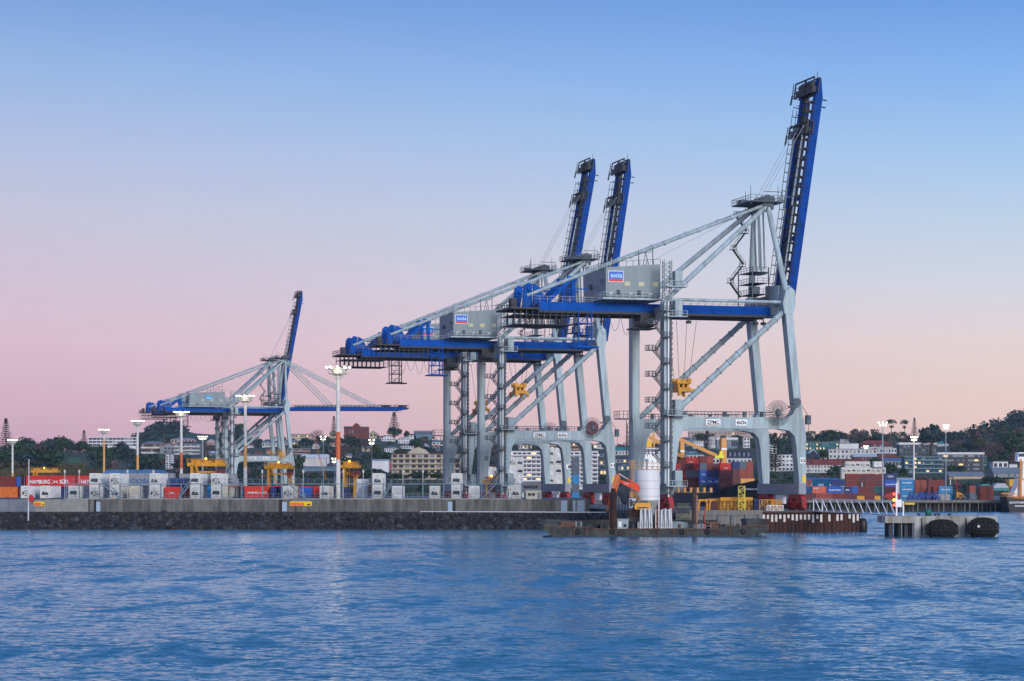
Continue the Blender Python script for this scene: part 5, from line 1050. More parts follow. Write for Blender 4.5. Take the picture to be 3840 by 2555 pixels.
b = MB(); p = sl(2682, 1713, 846); b.box(p.x, p.x + 3.6, p.y, p.y + 1, p.z - .6, p.z + .4); b.prism([(p.x + 1.6, p.z + .4), (p.x + 3.2, p.z + .4), (p.x + 2.9, p.z + 2.2), (p.x + 2.0, p.z + 2.2)], 'y', p.y, p.y + 1); b.obj('hook_block', mat('safety_yellow', (.75, .70, .02), .5), t)
b = MB(); a = sl(2398, 1700, 925); c = sl(2500, 1700, 925); b.box(a.x, c.x, a.y, a.y + 14, 6.9, Z(1682, 925)); sup = b.obj('superstructure', M_WHITE, t)
b = MB(); b.box(a.x - 1.4, c.x + 1, a.y - .4, a.y + 8, Z(1692, 925), Z(1680, 925)); b.obj('bridge', M_WHITE, sup)
b = MB(); b.box(a.x - 1.5, c.x + 1, a.y - .5, a.y + 8, Z(1680, 925), Z(1678, 925)); b.obj('red_rail', M_RED, sup)
for i in range(9): b = MB(); x = a.x - .6 + i * 1.25; b.box(x, x + .9, a.y - .46, a.y - .401, Z(1691, 925), Z(1686.5, 925)); b.obj('bridge_window', M_GL, sup)
for i in range(5):
    for j in range(3): b = MB(); x = a.x + 1.2 + i * 2.1; z = Z(1712 + j * 22, 925); b.box(x, x + .4, a.y - .06, a.y - .004, z, z + .6); b.obj('porthole', M_GL, sup)
b = MB(); f0 = sl(2412, 1680, 932); b.box(f0.x, f0.x + 3.8, f0.y, f0.y + 5, Z(1682, 932), Z(1652, 932)); b.obj('funnel', mat('funnel_yellow', (.72, .42, .01), .5), t)
b = MB(); p = sl(2450, 1680, 934); b.box(p.x, p.x + .6, p.y, p.y + .6, p.z, Z(1618, 934)); b.beam((p.x - 1, p.y, Z(1635, 934)), (p.x + 1.6, p.y, Z(1635, 934)), .2); b.obj('mast', M_AMB, t)
b = MB(); a = sl(2778, 1806, 800); b.box(a.x, a.x + 5.2, a.y, a.y + 1.5, 7.0, 12.3); b.obj('breakwater_house', M_AMB, t)
gs = 'containers on the deck of the ship'
def col_(px, Y, cols, base=7.6, h=2.62, w=1, what=''):
    for r, cc in enumerate(cols):
        for k in range(w):
            tx = None
            c_ = cc[k] if isinstance(cc, tuple) else cc
            if c_ is None: continue
            if c_ == 'red': tx = ('SÜD', (1.4, 0, .5), .7, 1.5)
            if c_ == 'blue': tx = ('ANL', (.4, 0, .7), 1.0, 1.7)
            cont(px + k * 2.5 * F / Y, Y, base + r * (h + .03), c_, 'ship', 6.06, h, f"{c_} ship container {what}{', column ' + str(k + 1) if w > 1 else ''}, tier {r + 1}", gs, tx)
col_(2748, 812, [('maroon', 'rust red', 'rust red'), ('maroon', 'rust red', 'rust red'), ('dark blue', 'slate grey', 'rust red')], 10.6, w=3, what='in the bay nearest the bow')
col_(2701, 828, [('maroon', 'maroon'), ('maroon', 'maroon'), ('maroon', 'maroon'), ('red', 'red')], w=2, what='left of the bay nearest the bow')
col_(2626, 838, [('green', 'navy', 'dark blue'), ('blue', 'blue', 'blue'), ('blue', 'dark blue', 'navy'), ('slate grey', 'dark red', 'maroon'), ('dark red', 'rust red', None)], w=3, what='in the blue bay')
col_(2575, 850, [('dark red', 'dark red'), ('maroon', 'maroon'), ('slate grey', 'slate grey'), ('maroon', 'red')], w=2, what='beside the blue bay')
col_(2527, 862, [('white', 'white'), ('red', 'red'), ('red', 'red'), ('red', 'dark red'), ('dark red', 'dark red')], w=2, what='nearest the white superstructure')
col_(2570, 866, [('red', 'bright red', 'bright red')], 7.6 + 4 * 2.65, w=3, what='in the top bright red row')
# ---------------------------------------------------------------- gear on the wharf under the nearest crane
def frame_thing(label, px0, px1, py0, py1, Y, kind, m, cat='frame'):
    x0, x1, z0, z1 = X(px0, Y), X(px1, Y), 4.5, Z(py0, Y); t = thing({'portal': 'yellow_frame', 'cage': 'steel_cage', 'tower': 'lattice_tower', 'lattice': 'lattice_spreader'}[kind], label, cat, ((x0 + x1) / 2, Y, z0)); w = (x1 - x0) / 2; H = z1 - z0
    b = MB()
    if kind == 'portal':
        for y in (0, 2):
            for s in (-1, 1): b.beam((s * (w - .2), y, 0), (s * (w - .2), y, H * .6), .3); b.beam((s * (w - .2), y, H * .6), (s * w * .55, y, H - .3), .3)
            b.beam((-w, y, H - .2), (w, y, H - .2), .4)
        b.beam((-w + .2, 0, H - .2), (-w + .2, 2, H - .2), .3); b.beam((w - .2, 0, H - .2), (w - .2, 2, H - .2), .3)
    else:
        n = {'cage': 5, 'tower': 1, 'lattice': 9}[kind]; m_ = {'cage': 1, 'tower': 5, 'lattice': 2}[kind]; q = .10 if kind != 'lattice' else .14; D_ = min(2.2, w * 2)
        for y in (0, D_):
            for i in range(n + 1): x = -w + 2 * w * i / n; b.beam((x, y, 0), (x, y, H), q)
            for j in range(m_ + 1): b.beam((-w, y, H * j / m_), (w, y, H * j / m_), q * 1.2)
            for i in range(n):
                for j in range(m_): s = (i + j) % 2; b.beam((-w + 2 * w * (i + s) / n, y, H * j / m_), (-w + 2 * w * (i + 1 - s) / n, y, H * (j + 1) / m_), q * .8)
        for i in range(n + 1): x = -w + 2 * w * i / n; b.beam((x, 0, H), (x, D_, H), q); b.beam((x, 0, q), (x, D_, q), q)
        if kind == 'lattice': b.box(-w, w, 0, .5, H - .6, H - .1)
    b.obj('frame', m, t); return t
frame_thing('yellow portal frame standing on the wharf, left of two', 2618, 2655, 1873, 1908, 490, 'portal', M_YEL); frame_thing('yellow portal frame with arched legs, right of two', 2658, 2698, 1872, 1908, 490, 'portal', M_YEL)
frame_thing('long yellow lattice gear lying below the ship bow', 2704, 2822, 1867, 1915, 487, 'lattice', M_YEL); frame_thing('tall thin yellow lattice tower in front of the ship bow', 2771, 2794, 1824, 1915, 484, 'tower', mat('tower_yellow', (.62, .55, .08), .5))
frame_thing('yellow mesh cage beside the crane bogies', 2848, 2898, 1875, 1915, 484, 'cage', M_YEL); frame_thing('open orange yellow cage just left of the red bogies', 2892, 2932, 1876, 1915, 483, 'cage', mat('orange_cage', (.65, .30, .01), .5)); frame_thing('low white railing panel on the quay edge', 2878, 2938, 1896, 1914, 481, 'cage', M_WHITE, 'railing')
cont(2829, 486, 4.5, 'dark blue', 'end', 6.06, 2.4, 'narrow dark blue container on the wharf beside the yellow cage', 'containers on the wharf'); cont(2650, 500, 4.5, 'maroon', 'side', 12.19, 2.6, 'maroon container behind the yellow portal frames on the wharf', 'containers on the wharf')
t = thing('work_truck', 'grimy olive work truck with a dark windscreen on the wharf, left of the yellow frames', 'truck', (X(2562, 462), 462, 2.0)); M_OL = mat('grimy_olive', (.13, .14, .10), .7, var=.3, dirt=(.03, .03, .025))
b = MB(); b.prism([(-1.5, .9), (1.5, .9), (1.5, 2.0), (1.3, 3.6), (-1.3, 3.6), (-1.5, 2.0)], 'y', 0, 2); b.box(-1.6, 1.6, -.4, 0, .3, 1.0); b.box(-1.2, 1.2, -.2, 0, 1.2, 1.8); b.obj('cab', M_OL, t)
b = MB(); b.box(-1.25, 1.25, -.1, -.02, 2.2, 3.3); b.obj('windscreen', M_GL, t); b = MB(); b.rail((-1.4, 0, 3.6), (1.4, 0, 3.6), .6, .5); b.rail((-1.4, 2, 3.6), (1.4, 2, 3.6), .6, .5); b.rail((-1.4, 0, 3.6), (-1.4, 2, 3.6), .6, .5); b.rail((1.4, 0, 3.6), (1.4, 2, 3.6), .6, .5); b.box(-1.4, 1.4, 0, 2, 3.6, 3.66); b.obj('roof_rack', M_OL, t); b = MB(); b.box(-1.4, 1.4, 2, 5, .9, 2.2); b.obj('bed', M_OL, t)
for x in (-1.2, 1.2): b = MB(); b.lathe([(.55, -.2), (.55, .2)], (x, .6, .5), 12, 'x'); b.obj('wheel', M_BLACK, t)
# ---------------------------------------------------------------- work barge and what stands on it
YB2 = 436; xb = lambda p: X(2000 + p / 2.619, YB2); zb_ = lambda p: Z(1700 + p / 2.619, YB2)
M_BARGE = mat('barge_hull_dark', (.050, .058, .055), .8, var=.3, scale=.5, dirt=(.015, .016, .016)); M_BRUST = mat('barge_rust', (.16, .085, .06), .9, var=.4, scale=2)
t = thing('work_barge', 'long dark steel work barge moored in front of the quay', 'barge', (0, YB2, 0))
prof = [(xb(95), zb_(745)), (xb(100), zb_(715)), (xb(500), zb_(728)), (xb(640), zb_(745)), (xb(1790), zb_(745)), (xb(1930), zb_(715)), (xb(2310), zb_(710)), (xb(2312), zb_(748)), (xb(2265), zb_(775)), (xb(2140), -.3), (xb(210), -.3)]
b = MB(); b.prism(prof, 'y', 0, 12); b.obj('hull', M_BARGE, t)
b = MB()
for p, q in ((1, 2), (2, 3), (3, 4), (4, 5), (5, 6)): b.beam((prof[p][0], -.12, prof[p][1]), (prof[q][0], -.12, prof[q][1]), .24, .16)
for p in (405, 525, 665, 810, 950, 1095, 1235, 1375, 1515, 1655, 1795, 1930, 2065): zt = 1.5 if 600 < p < 1850 else 2.0; b.box(xb(p) - .09, xb(p) + .09, -.16, 0, .15, zt)
b.obj('rubbing_strip', M_BRUST, t)
b = MB(); b.prism([(xb(105), 1.9), (xb(130), zb_(655)), (xb(500), zb_(672)), (xb(520), 1.8)], 'y', 9.6, 11.5); b.prism([(xb(105), 1.9), (xb(115), zb_(690)), (xb(240), zb_(690)), (xb(250), 1.9)], 'y', 1, 10); b.obj('end_bulwark', M_BARGE, t)
b = MB(); b.prism([(xb(2090), 2.1), (xb(2100), zb_(650)), (xb(2290), zb_(648)), (xb(2300), 2.1)], 'y', .5, 11.5); b.obj('end_bulwark', M_BARGE, t)
b = MB(); b.box(xb(520), xb(1850), 10.6, 11, 1.3, zb_(668)); b.beam((xb(520), 10.6, zb_(668)), (xb(1850), 10.6, zb_(668)), .2)
for i in range(28): x = xb(540 + i * 47); b.box(x, x + .1, 10.4, 10.6, 1.3, zb_(670))
b.obj('deck_coaming', M_BARGE, t)
for p in (420, 470, 1985, 2040): b = MB(); b.lathe([(.16, 0), (.16, .8), (.24, .85), (.24, .95)], (xb(p), 1.2, 1.9), 10); b.obj('bollard', M_GREY2, t)
for p in (232, 250, 266, 300): b = MB(); b.torus((xb(p), -.15, 1.9), .2, .05, 'y', 12, 4); b.tube((xb(p), -.15, 1.7), (xb(p), -.15, .9), .05, 4); b.obj('hanging_rope', M_OL, t)
def on_barge(px, py, Y): return at(px, py, Y)
DKB = 1.45
# silo
Ys = 442; t = thing('cement_silo', 'round white steel silo with a yellow topped guard rail on the barge', 'silo', (X(2430.5, Ys), Ys + 2.6, DKB)); rs = (X(2478, Ys) - X(2383, Ys)) / 2; zt, zc = Z(1763, Ys) - DKB, Z(1877, Ys) - DKB; M_SILO = mat('silo_white', (.66, .67, .70), .5, var=.06, scale=.5, streak=True)
b = MB(); b.lathe([(rs, zc), (rs, zt), (rs - .4, zt + .1)], (0, 0, 0), 32); b.obj('drum', M_SILO, t)
b = MB()
for f in (.14, .38, .64): z = zc + (zt - zc) * f; b.torus((0, 0, z), rs + .004, .03, 'z', 32, 4)
b.obj('seam_rings', M_GREY2, t)
b = MB(); b.lathe([(.5, .8), (rs * .96, zc - .02)], (0, 0, 0), 24); b.obj('hopper_cone', mat('silo_cone', (.30, .33, .30), .6, var=.15), t)
for (x, y) in ((-rs * .7, -rs * .6), (rs * .9, -rs * .3), (-rs * .7, rs * .6), (rs * .7, rs * .6)): b = MB(); b.beam((x, y, -.1), (x, y, zc + .3), .22); b.obj('leg', M_SILO, t)
b = MB(); n = 22
for i in range(n):
    a0, a1 = 2 * math.pi * i / n, 2 * math.pi * (i + 1) / n
    for h in (.12, .7, 1.4): b.beam((math.cos(a0) * rs, math.sin(a0) * rs, zt + h), (math.cos(a1) * rs, math.sin(a1) * rs, zt + h), .09)
    if i % 2 == 0: b.beam((math.cos(a0) * rs, math.sin(a0) * rs, zt), (math.cos(a0) * rs, math.sin(a0) * rs, zt + 1.4), .06)
for y in (-.9, -.4, .1): b.beam((-rs - .25 - abs(y) * .5, y, 1), (-rs - .25 - abs(y) * .5, y, zt + 2.0), .08)
b.rail((-rs - 1.0, -.9, zt + .1), (-rs, -.9, zt + .1), 1.8, .5); b.obj('guard_rail', mat('rail_ochre', (.52, .28, .07), .5), t)
b = MB(); b.tube((-.1, 0, zt), (-.1, 0, zt + 1.8), .22, 10); b.lathe([(.35, zt + 1.6), (.35, zt + 2.1), (.1, zt + 2.3)], (-.1, 0, 0), 12); b.obj('vent_pipe', M_GREY2, t)
# excavator
Ye = 440; t = thing('excavator', 'orange armed excavator with amber body working on the barge', 'excavator', (X(2400, Ye), Ye, DKB)); ex = lambda px, py, dy=0: (X(2260 + px / 7.13, Ye) - X(2400, Ye), dy, Z(1740 + py / 7.13, Ye) - DKB)
M_OR = mat('excavator_orange', (.55, .13, .03), .5, var=.25, scale=1.2, dirt=(.16, .05, .03)); M_OR2 = mat('excavator_bright_orange', (.70, .06, .01), .45, var=.1); M_AM = mat('excavator_amber', (.68, .32, .04), .5, var=.08)
pp = lambda L_: [(ex(*q)[0], ex(*q)[2]) for q in L_]
b = MB(); b.prism(pp([(105, 1270), (90, 1250), (180, 900), (262, 560), (330, 300), (400, 250), (440, 275), (470, 420), (440, 560), (365, 780), (260, 960), (190, 1130), (130, 1275)]), 'y', -.3, .3); b.obj('stick', M_OR, t)
b = MB(); b.prism(pp([(450, 440), (520, 440), (880, 545), (1000, 600), (1000, 760), (880, 700), (600, 575), (490, 510)]), 'y', .3, .75); o = b.obj('boom', M_OR2, t); text('HITACHI', o, (ex(560, 500)[0], .28, ex(560, 545)[2]), .34, M_WHITE, 1.0)
b = MB(); b.tube(ex(440, 262, .3), ex(665, 405, .5), .07, 8); b.obj('piston_rod', M_WHITE, t); b = MB(); b.tube(ex(665, 405, .5), ex(985, 590, .7), .15, 10); b.obj('cylinder', M_OR2, t)
b = MB(); b.prism(pp([(720, 760), (790, 705), (900, 740), (960, 860), (1060, 1010), (930, 1010), (880, 870), (800, 900), (720, 890)]), 'y', .1, .9); b.obj('boom_foot', mat('rusty_amber', (.34, .17, .06), .8, var=.35, dirt=(.06, .03, .02)), t)
b = MB(); b.prism(pp([(815, 1040), (1270, 1040), (1275, 1190), (1250, 1218), (860, 1218)]), 'y', -.6, 2.2); o = b.obj('counterweight', M_AM, t); text('LIEBHERR', o, (ex(920, 1100)[0], -.62, ex(920, 1190)[2]), .36, M_BLACK, 2.2, bold=.02)
b = MB(); b.prism(pp([(760, 990), (1200, 990), (1230, 1038), (790, 1038)]), 'y', -.3, 2); b.obj('engine_cover', M_STEEL, t)
b = MB(); b.prism(pp([(705, 920), (890, 920), (890, 1010), (800, 1040), (830, 1180), (710, 1180)]), 'y', -.2, 1.4); o = b.obj('cab', mat('cab_white', (.45, .50, .54), .5), t); b = MB(); b.prism(pp([(715, 945), (790, 945), (790, 1120), (725, 1150)]), 'y', -.24, -.21); b.obj('window', M_GL, o)
b = MB(); b.prism(pp([(690, 1230), (1010, 1230), (980, 1500), (700, 1480), (660, 1360)]), 'y', .2, 2.4); b.obj('turntable_base', mat('undercarriage', (.045, .02, .014), .9, var=.4), t)
for y in (-.3, 2.2): b = MB(); b.prism(pp([(650, 1430), (980, 1430), (1010, 1480), (980, 1545), (660, 1545), (630, 1490)]), 'y', y, y + .7); b.obj('track', M_DK, t)
# other things on the barge
t = thing('steel_hopper', 'dark blue grey steel hopper behind the excavator', 'hopper', (X(2338, 446), 446, DKB)); hx = lambda px, py: (X(2260 + px / 7.13, 446) - X(2338, 446), Z(1740 + py / 7.13, 446) - DKB)
b = MB(); b.prism([hx(410, 700), hx(520, 560), hx(720, 640), hx(730, 1000), hx(690, 1090), hx(520, 960), hx(430, 850)], 'y', 0, 2.4); b.obj('bin', mat('hopper_blue_grey', (.035, .05, .075), .7, var=.2), t)
for q in (430, 520, 600, 680): b = MB(); b.beam((hx(q, 0)[0], .3, 0), (hx(q, 0)[0], .3, hx(0, 960)[1]), .14); b.obj('leg', M_DK, t)
def spud(label, p0, p1, y0, Y, m, top2=None):
    t = thing('spud_pile', label, 'pile', (X((p0 + p1) / 2, Y), Y, 0), 0, 'piles standing on the work barge'); w = X(p1, Y) - X(p0, Y); H = Z(y0, Y); b = MB(); k = H if not top2 else Z(top2, Y); b.tube((0, 0, -2), (0, 0, k), w / 2, 12); 
    if top2: b.tube((0, 0, k), (0, 0, H), w / 2, 12, w * .32)
    b.obj('shaft', m, t); b = MB(); b.torus((0, 0, k), w / 2, .06, 'z', 12, 4); b.torus((0, 0, DKB + 1), w / 2 + .03, .1, 'z', 12, 4); b.obj('collar', M_DK, t)
M_SP = mat('spud_rust_black', (.045, .018, .010), .9, var=.5, scale=1.5, dirt=(.008, .006, .006), streak=True)
spud('thick rusty black spud pile with a tapered top beside the orange excavator', 2287, 2313, 1832, 438, M_SP, 1862)
spud('thick brown spud pile right of the silo', 2594, 2610, 1827, 442, mat('spud_brown', (.075, .05, .04), .9, var=.3), 1850)
spud('thin pinkish post beside the brown spud pile', 2609, 2617, 1856, 440, mat('post_pink', (.28, .16, .13), .9))
spud('thin red post on the barge right of the brown spud pile', 2640, 2644, 1905, 440, mat('post_red', (.40, .06, .05), .9)); spud('thin rusty post at the left of the excavator', 2284, 2288, 1905, 438, M_BRUST)
spud('thin pink pole between the two bundles of white tubes', 2460, 2465, 1905, 437.2, mat('post_pink', (.28, .16, .13), .9))
M_TUBE = mat('tube_white', (.52, .54, .54), .6, var=.2, scale=2, streak=True)
for (p0, p1, y0, y1, lb) in ((2400, 2446, 1912, 1962, 'in the left bundle below the amber excavator body'), (2478, 2520, 1913, 1963, 'in the right bundle below the silo')):
    n = 6
    for i in range(n):
        x = X(p0 + (p1 - p0) * (i + .5) / n, 437); b = MB(); lean = (i - 2.5) * .05; b.tube((0, 0, 0), (-lean + .05, 1.0 + (i % 2) * .5, Z(y0, 437) - 1.5 + (i % 3) * .12), .19, 10, .2)
        o = b.obj('white_tube', M_TUBE, None, (x + lean, 437 + (i % 2) * .3, 1.5)); tag(o, f'white leaning tube {lb}, {ORD[i]} from the left', 'tube', 'bundles of white tubes leaning on the barge')
t = thing('generator', 'pale grey generator cabinet on the barge between the spud pile and excavator', 'generator', (X(2336, 439), 439, DKB)); b = MB(); b.box(-1.1, 1.1, 0, 1.6, 0, 1.85); b.box(-1.2, 1.2, -.1, 1.7, 1.85, 1.95); b.obj('housing', M_GREY, t); b = MB(); b.box(.1, .7, -.06, -.01, .3, .9); b.obj('grille', M_DK, t); b = MB(); b.box(-.9, -.3, -.05, -.01, .3, 1.4); b.obj('door', M_WHITE, t)
for k, (px, w, h) in enumerate(((2212, 1.0, .9), (2240, .8, .7), (2262, 1.2, 1.1), (2540, 2.8, 1.4), (2150, .8, .6))):
    b = MB(); b.prism([(-w, 0), (w, 0), (w * .7, h * .8), (w * .2, h), (-w * .6, h * .85)], 'y', 0, 1.5); tag(b.obj('deck_gear', M_DK if k != 3 else M_HOUSE, None, (X(px, 443), 443, DKB)), f'dark lump of covered gear on the barge deck, {ORD[[1, 2, 3, 4, 0][k]]} from the left', 'deck gear', 'gear lying on the barge deck')
for i, px in enumerate((2098, 2106, 2372, 2548, 2700, 2716)):
    b = MB(); b.lathe([(.29, 0), (.30, .3), (.29, .6), (.30, .88), (.27, .9)], (0, 0, 0), 12); tag(b.obj('oil_drum', (M_UNIT, M_BRUST, M_UNIT, M_BRUST, M_DK, M_UNIT)[i], None, (X(px, 438), 438, 1.46 if i > 1 else 2.0)), f"{('dark', 'rusty', 'dark', 'rusty', 'black', 'dark')[i]} oil drum on the barge deck, {ORD[i]} drum from the left", 'drum', 'drums on the barge')
for i, (px, w, h, cc) in enumerate(((2130, 1.2, .8, M_BRUST), (2270, .9, 1.0, M_OL), (2632, 1.8, .9, M_GREY2), (2672, 1.3, 1.3, M_BRUST), (2742, 1.6, .9, M_OL))):
    b = MB(); b.box(-w, w, 0, 1.4, 0, h); b.box(-w - .05, w + .05, -.05, .05, h * .45, h * .55)
    for k in range(4): x = -w + 2 * w * k / 3; b.box(x - .05, x + .05, -.06, 0, 0, h)
    tag(b.obj('crate', cc, None, (X(px, 441), 441, 1.46 if i else 2.0)), f'ribbed crate on the barge deck, {ORD[i]} crate from the left', 'crate', 'crates on the barge')
t = thing('hose', 'black hose sagging from the silo towards the excavator on the barge', 'hose', (0, 0, 0)); b = MB(); hp = [at(2386 - k * 6.5, 1880 + 60 * math.sin(math.pi * k / 14), 438.4) for k in range(8)]; b.path(hp, .11, 7); b.obj('hose_line', M_BLACK, t)
for i, px in enumerate((2168, 2300, 2560, 2655, 2790)):
    b = MB(); b.torus((0, 0, 0), .42, .16, 'y', 14, 7); tag(b.obj('tyre', M_BLACK, None, (X(px, 435.6), 435.72, 1.0)), f'old tyre hanging on the side of the barge, {ORD[i]} from the left', 'tyre', 'tyres hanging on the barge side')
# ---------------------------------------------------------------- gangway, dolphin, fenders, signal
t = thing('gangway', 'white truss gangway linking the sheet pile quay to the mooring dolphin', 'gangway', (0, 0, 0)); A = at(3050, 1918, 478); Bq = at(3388, 1934, 437); A2 = at(3050, 1871, 478); B2 = at(3388, 1882, 437); off = Vector((.25, 1.6, 0))
for s, nm in ((Vector((0, 0, 0)), 'side_truss'), (off, 'side_truss')):
    b = MB(); b.beam(A + s, Bq + s, .14, .2); b.beam(A2 + s, B2 + s, .14, .2); n = 12
    for i in range(n + 1): p = (A + s).lerp(Bq + s, i / n); q = (A2 + s).lerp(B2 + s, max(0, (i - .75)) / n if 0 < i < n else i / n); b.beam(p, q, .13 if 0 < i < n else .22, .13)
    b.obj(nm, M_WHITE, t)
b = MB(); b.beam(A + off / 2, Bq + off / 2, 1.5, .1); b.obj('deck', M_GREY2, t)
b = MB(); b.beam(A.lerp(Bq, .105), A2.lerp(B2, .105), .24); b.beam(B2 + off, B2, .2); b.obj('end_frame', M_WHITE, t)
M_DOL = mat('dolphin_concrete', (.38, .38, .37), .85, var=.16, scale=.6, bump=.2, dirt=(.14, .12, .08), streak=True)
YD = 433; t = thing('mooring_dolphin', 'white concrete mooring dolphin with an open piled left end', 'dolphin', (0, YD, 0)); z0, z1 = Z(1962, YD), Z(1936, YD)
b = MB(); b.box(X(3318, YD), X(3428, YD), 0, 9, z0, z1); b.box(X(3428, YD), X(3700, YD), 0, 9, -2, z1 - .0); b.box(X(3700, YD), X(3742, YD), .5, 9, -2, z1); b.obj('cap', M_DOL, t)
for (a, c) in ((3337, 3352), (3372, 3380), (3395, 3408)): b = MB(); b.box(X(a, YD), X(c, YD), 1, 2.4, -2, z0); b.obj('pile', M_DK, t); b = MB(); b.box(X(a, YD) + .2, X(c, YD) + .3, 6, 7.4, -2, z0); b.obj('pile', M_DK, t)
for px in (3382, 3424): b = MB(); b.tube((X(px, YD), .3, -1), (X(px, YD), .3, z0 + 1), .1, 6); b.obj('ladder', M_GREY2, t)
for px in (3454, 3620): b = MB(); b.box(X(px, YD), X(px, YD) + .25, -.15, 0, .2, z1 - .4); b.obj('rubbing_strip', M_BLACK, t)
for i, px in enumerate((3445, 3507, 3520, 3560)): b = MB(); b.lathe([(.22, 0), (.18, .25), (.42, .32), (.36, .45)], (0, 0, 0), 12); tag(b.obj('bollard', M_DK, None, (X(px, 436), 436, z1)), f'small black bollard on the white dolphin, {ORD[i]} from the left', 'bollard', 'bollards on the dolphin')
b = MB(); b.lathe([(.62, 0), (.62, .9), (.5, 1.25), (.2, 1.45)], (0, 0, 0), 18); tag(b.obj('mooring_cover', mat('teal_cover', (.01, .13, .12), .6), None, (X(3481, 437), 437, z1), smooth=True), 'round topped teal cover standing on the white dolphin', 'cover')  # teal mooring cover
M_TYRE = mat('tyre_rubber', (.012, .012, .012), .75, var=.4, scale=2)
for k, (px, py, w, h, lb) in enumerate(((3532, 1982, 116, 70, 'left of two huge black pneumatic fenders wrapped in tyres'), (3687, 1977, 112, 74, 'right of two huge black pneumatic fenders, with a pale rag on it'))):
    Yf = 430.6; cx, cz = X(px, Yf), Z(py, Yf) ; rx, rz_ = w / 2 / F * Yf, h / 2 / F * Yf; t = thing('pneumatic_fender', lb, 'fender', (cx, Yf, cz - .2)); b = MB(); n = 14
    b.lathe([(rz_ * .95 * math.sqrt(max(.03, 1 - abs(2 * i / n - 1) ** 2.6)), rx * .95 * (2 * i / n - 1)) for i in range(n + 1)], (0, 0, 0), 20, 'x'); b.obj('body', M_TYRE, t, smooth=True)
    b = MB(); random.seed(k)
    for i in range(8):
        u = -1 + 2 * (i + .5) / 8; rr_ = rz_ * math.sqrt(max(.05, 1 - abs(u) ** 2.6)); x = rx * u
        for j in range(9):
            a = 2 * math.pi * j / 9 + i * .35; nrm = Vector((u * .6, math.cos(a), math.sin(a))).normalized(); c = Vector((x, math.cos(a) * rr_, math.sin(a) * rr_)); t1 = Vector((1, 0, 0)); t1 = (t1 - nrm * t1.dot(nrm)).normalized(); t2 = nrm.cross(t1); m8, n8 = 10, 5; k0 = len(b.v); R1, R2 = .36, .14
            for p in range(m8):
                A1 = 6.2832 * p / m8
                for q in range(n8): B1 = 6.2832 * q / n8; b.v.append(tuple(c + (t1 * math.cos(A1) + t2 * math.sin(A1)) * (R1 + R2 * math.cos(B1)) + nrm * (R2 * math.sin(B1) + .02)))
            for p in range(m8):
                for q in range(n8): b.face((k0 + p * n8 + q, k0 + ((p + 1) % m8) * n8 + q, k0 + ((p + 1) % m8) * n8 + (q + 1) % n8, k0 + p * n8 + (q + 1) % n8))
    b.obj('tyre_net', M_TYRE, t)
    if k: b = MB(); b.prism([(-1.6, .3), (-1.2, .1), (-1.0, .4), (-1.3, .7)], 'y', -rz_ - .08, -rz_ * .93); b.obj('rag', M_PATCH, t)
t = thing('signal_light', 'white signal pole with red and amber lights at the end of the gangway', 'signal light', (X(3362, 436), 436, 3.9)); fz = lambda py: Z(py, 436) - 3.9
b = MB(); b.tube((0, 0, 0), (0, 0, fz(1812)), .17, 10); b.obj('pole', M_WHITE, t); b = MB(); b.box(-.2, 1.0, -.3, .3, fz(1902), fz(1874)); b.obj('control_box', M_WHITE, t)
for py, mm_ in ((1853, mat('signal_red', (1, .04, .02), emit=8)), (1875, mat('signal_amber', (1, .42, .02), emit=8)), (1895, mat('signal_red', (1, .04, .02), emit=8))): b = MB(); b.lathe([(.1, -.2), (.26, -.1), (.26, .1), (.1, .2)], (-.5, -.2, fz(py)), 10, 'y'); b.obj('signal_lamp', mm_, t)
for (a, c) in ((3372, 3388),): b = MB(); b.beam((X(a, 436) - X(3362, 436), .3, fz(1884)), (X(c, 436) - X(3362, 436), .3, fz(1884)), .2); b.beam((X(c, 436) - X(3362, 436), .3, fz(1884)), (X(c, 436) - X(3362, 436), .3, .1), .2); b.obj('handrail', M_WHITE, t)
# ---------------------------------------------------------------- right hand wharf
t = thing('piled_wharf', 'long timber piled wharf with a dark void under its deck at the right', 'wharf', (0, 833, 0)); xa, xz = X(3012, 833), X(4050, 833)
b = MB(); b.box(xa, xz, 0, 2, 3.35, 4.12); b.box(xa, xz, 0, 1, 4.12, 4.35); b.obj('deck_beam', M_CONC, t); b = MB(); b.box(xa, xz, 6, 7, -1, 3.3); b.obj('void_shade_sheet', M_BLACK, t); random.seed(2); M_PILE = mat('pale_pile', (.20, .22, .21), .9, var=.3, scale=1)  # black sheet added under the deck stands in for the shade of the void
for i in range(62): x = xa + 1 + i * 1.62; b = MB(); b.tube((x, .8 + (i % 2), -2), (x + random.uniform(-.1, .1), .8 + (i % 2), 3.4), .2, 7); b.obj('pile', M_PILE if i % 3 else M_DK, t)
b = MB(); b.box(X(3394, 832), X(3432, 832), -.3, -.05, Z(1893, 832), Z(1886, 832)); b.obj('yellow_board', mat('board_yellow', (.72, .52, .02), .5), t)
gr = 'containers on the right hand wharf'
crow('in the bottom row of the right wharf', gr, 862, 4.12, [(3000, 'maroon', 'side'), (3060, 'rust red', 'side'), (3119, 'dark red', 'side'), (3177, 'maroon', 'side'), (3236, 'dark red', 'side')])
crow('in the second row of the right wharf', gr, 866, 6.76, [(3047, 'salmon', 'side', 5.4, ('K LINE', (.5, -.02, 1.7), .6, 1.6)), (3103, 'blue', 'side', 6.06, ('Pacific Direct', (.6, -.02, 1.0), .8, 4.6)), (3166, 'dark blue', 'side', 3.2, ('ANL', (.5, -.02, 1.0), .8, 1.6)), (3194, 'blue', 'end'), (3218, 'dark red', 'side', 4.2)])
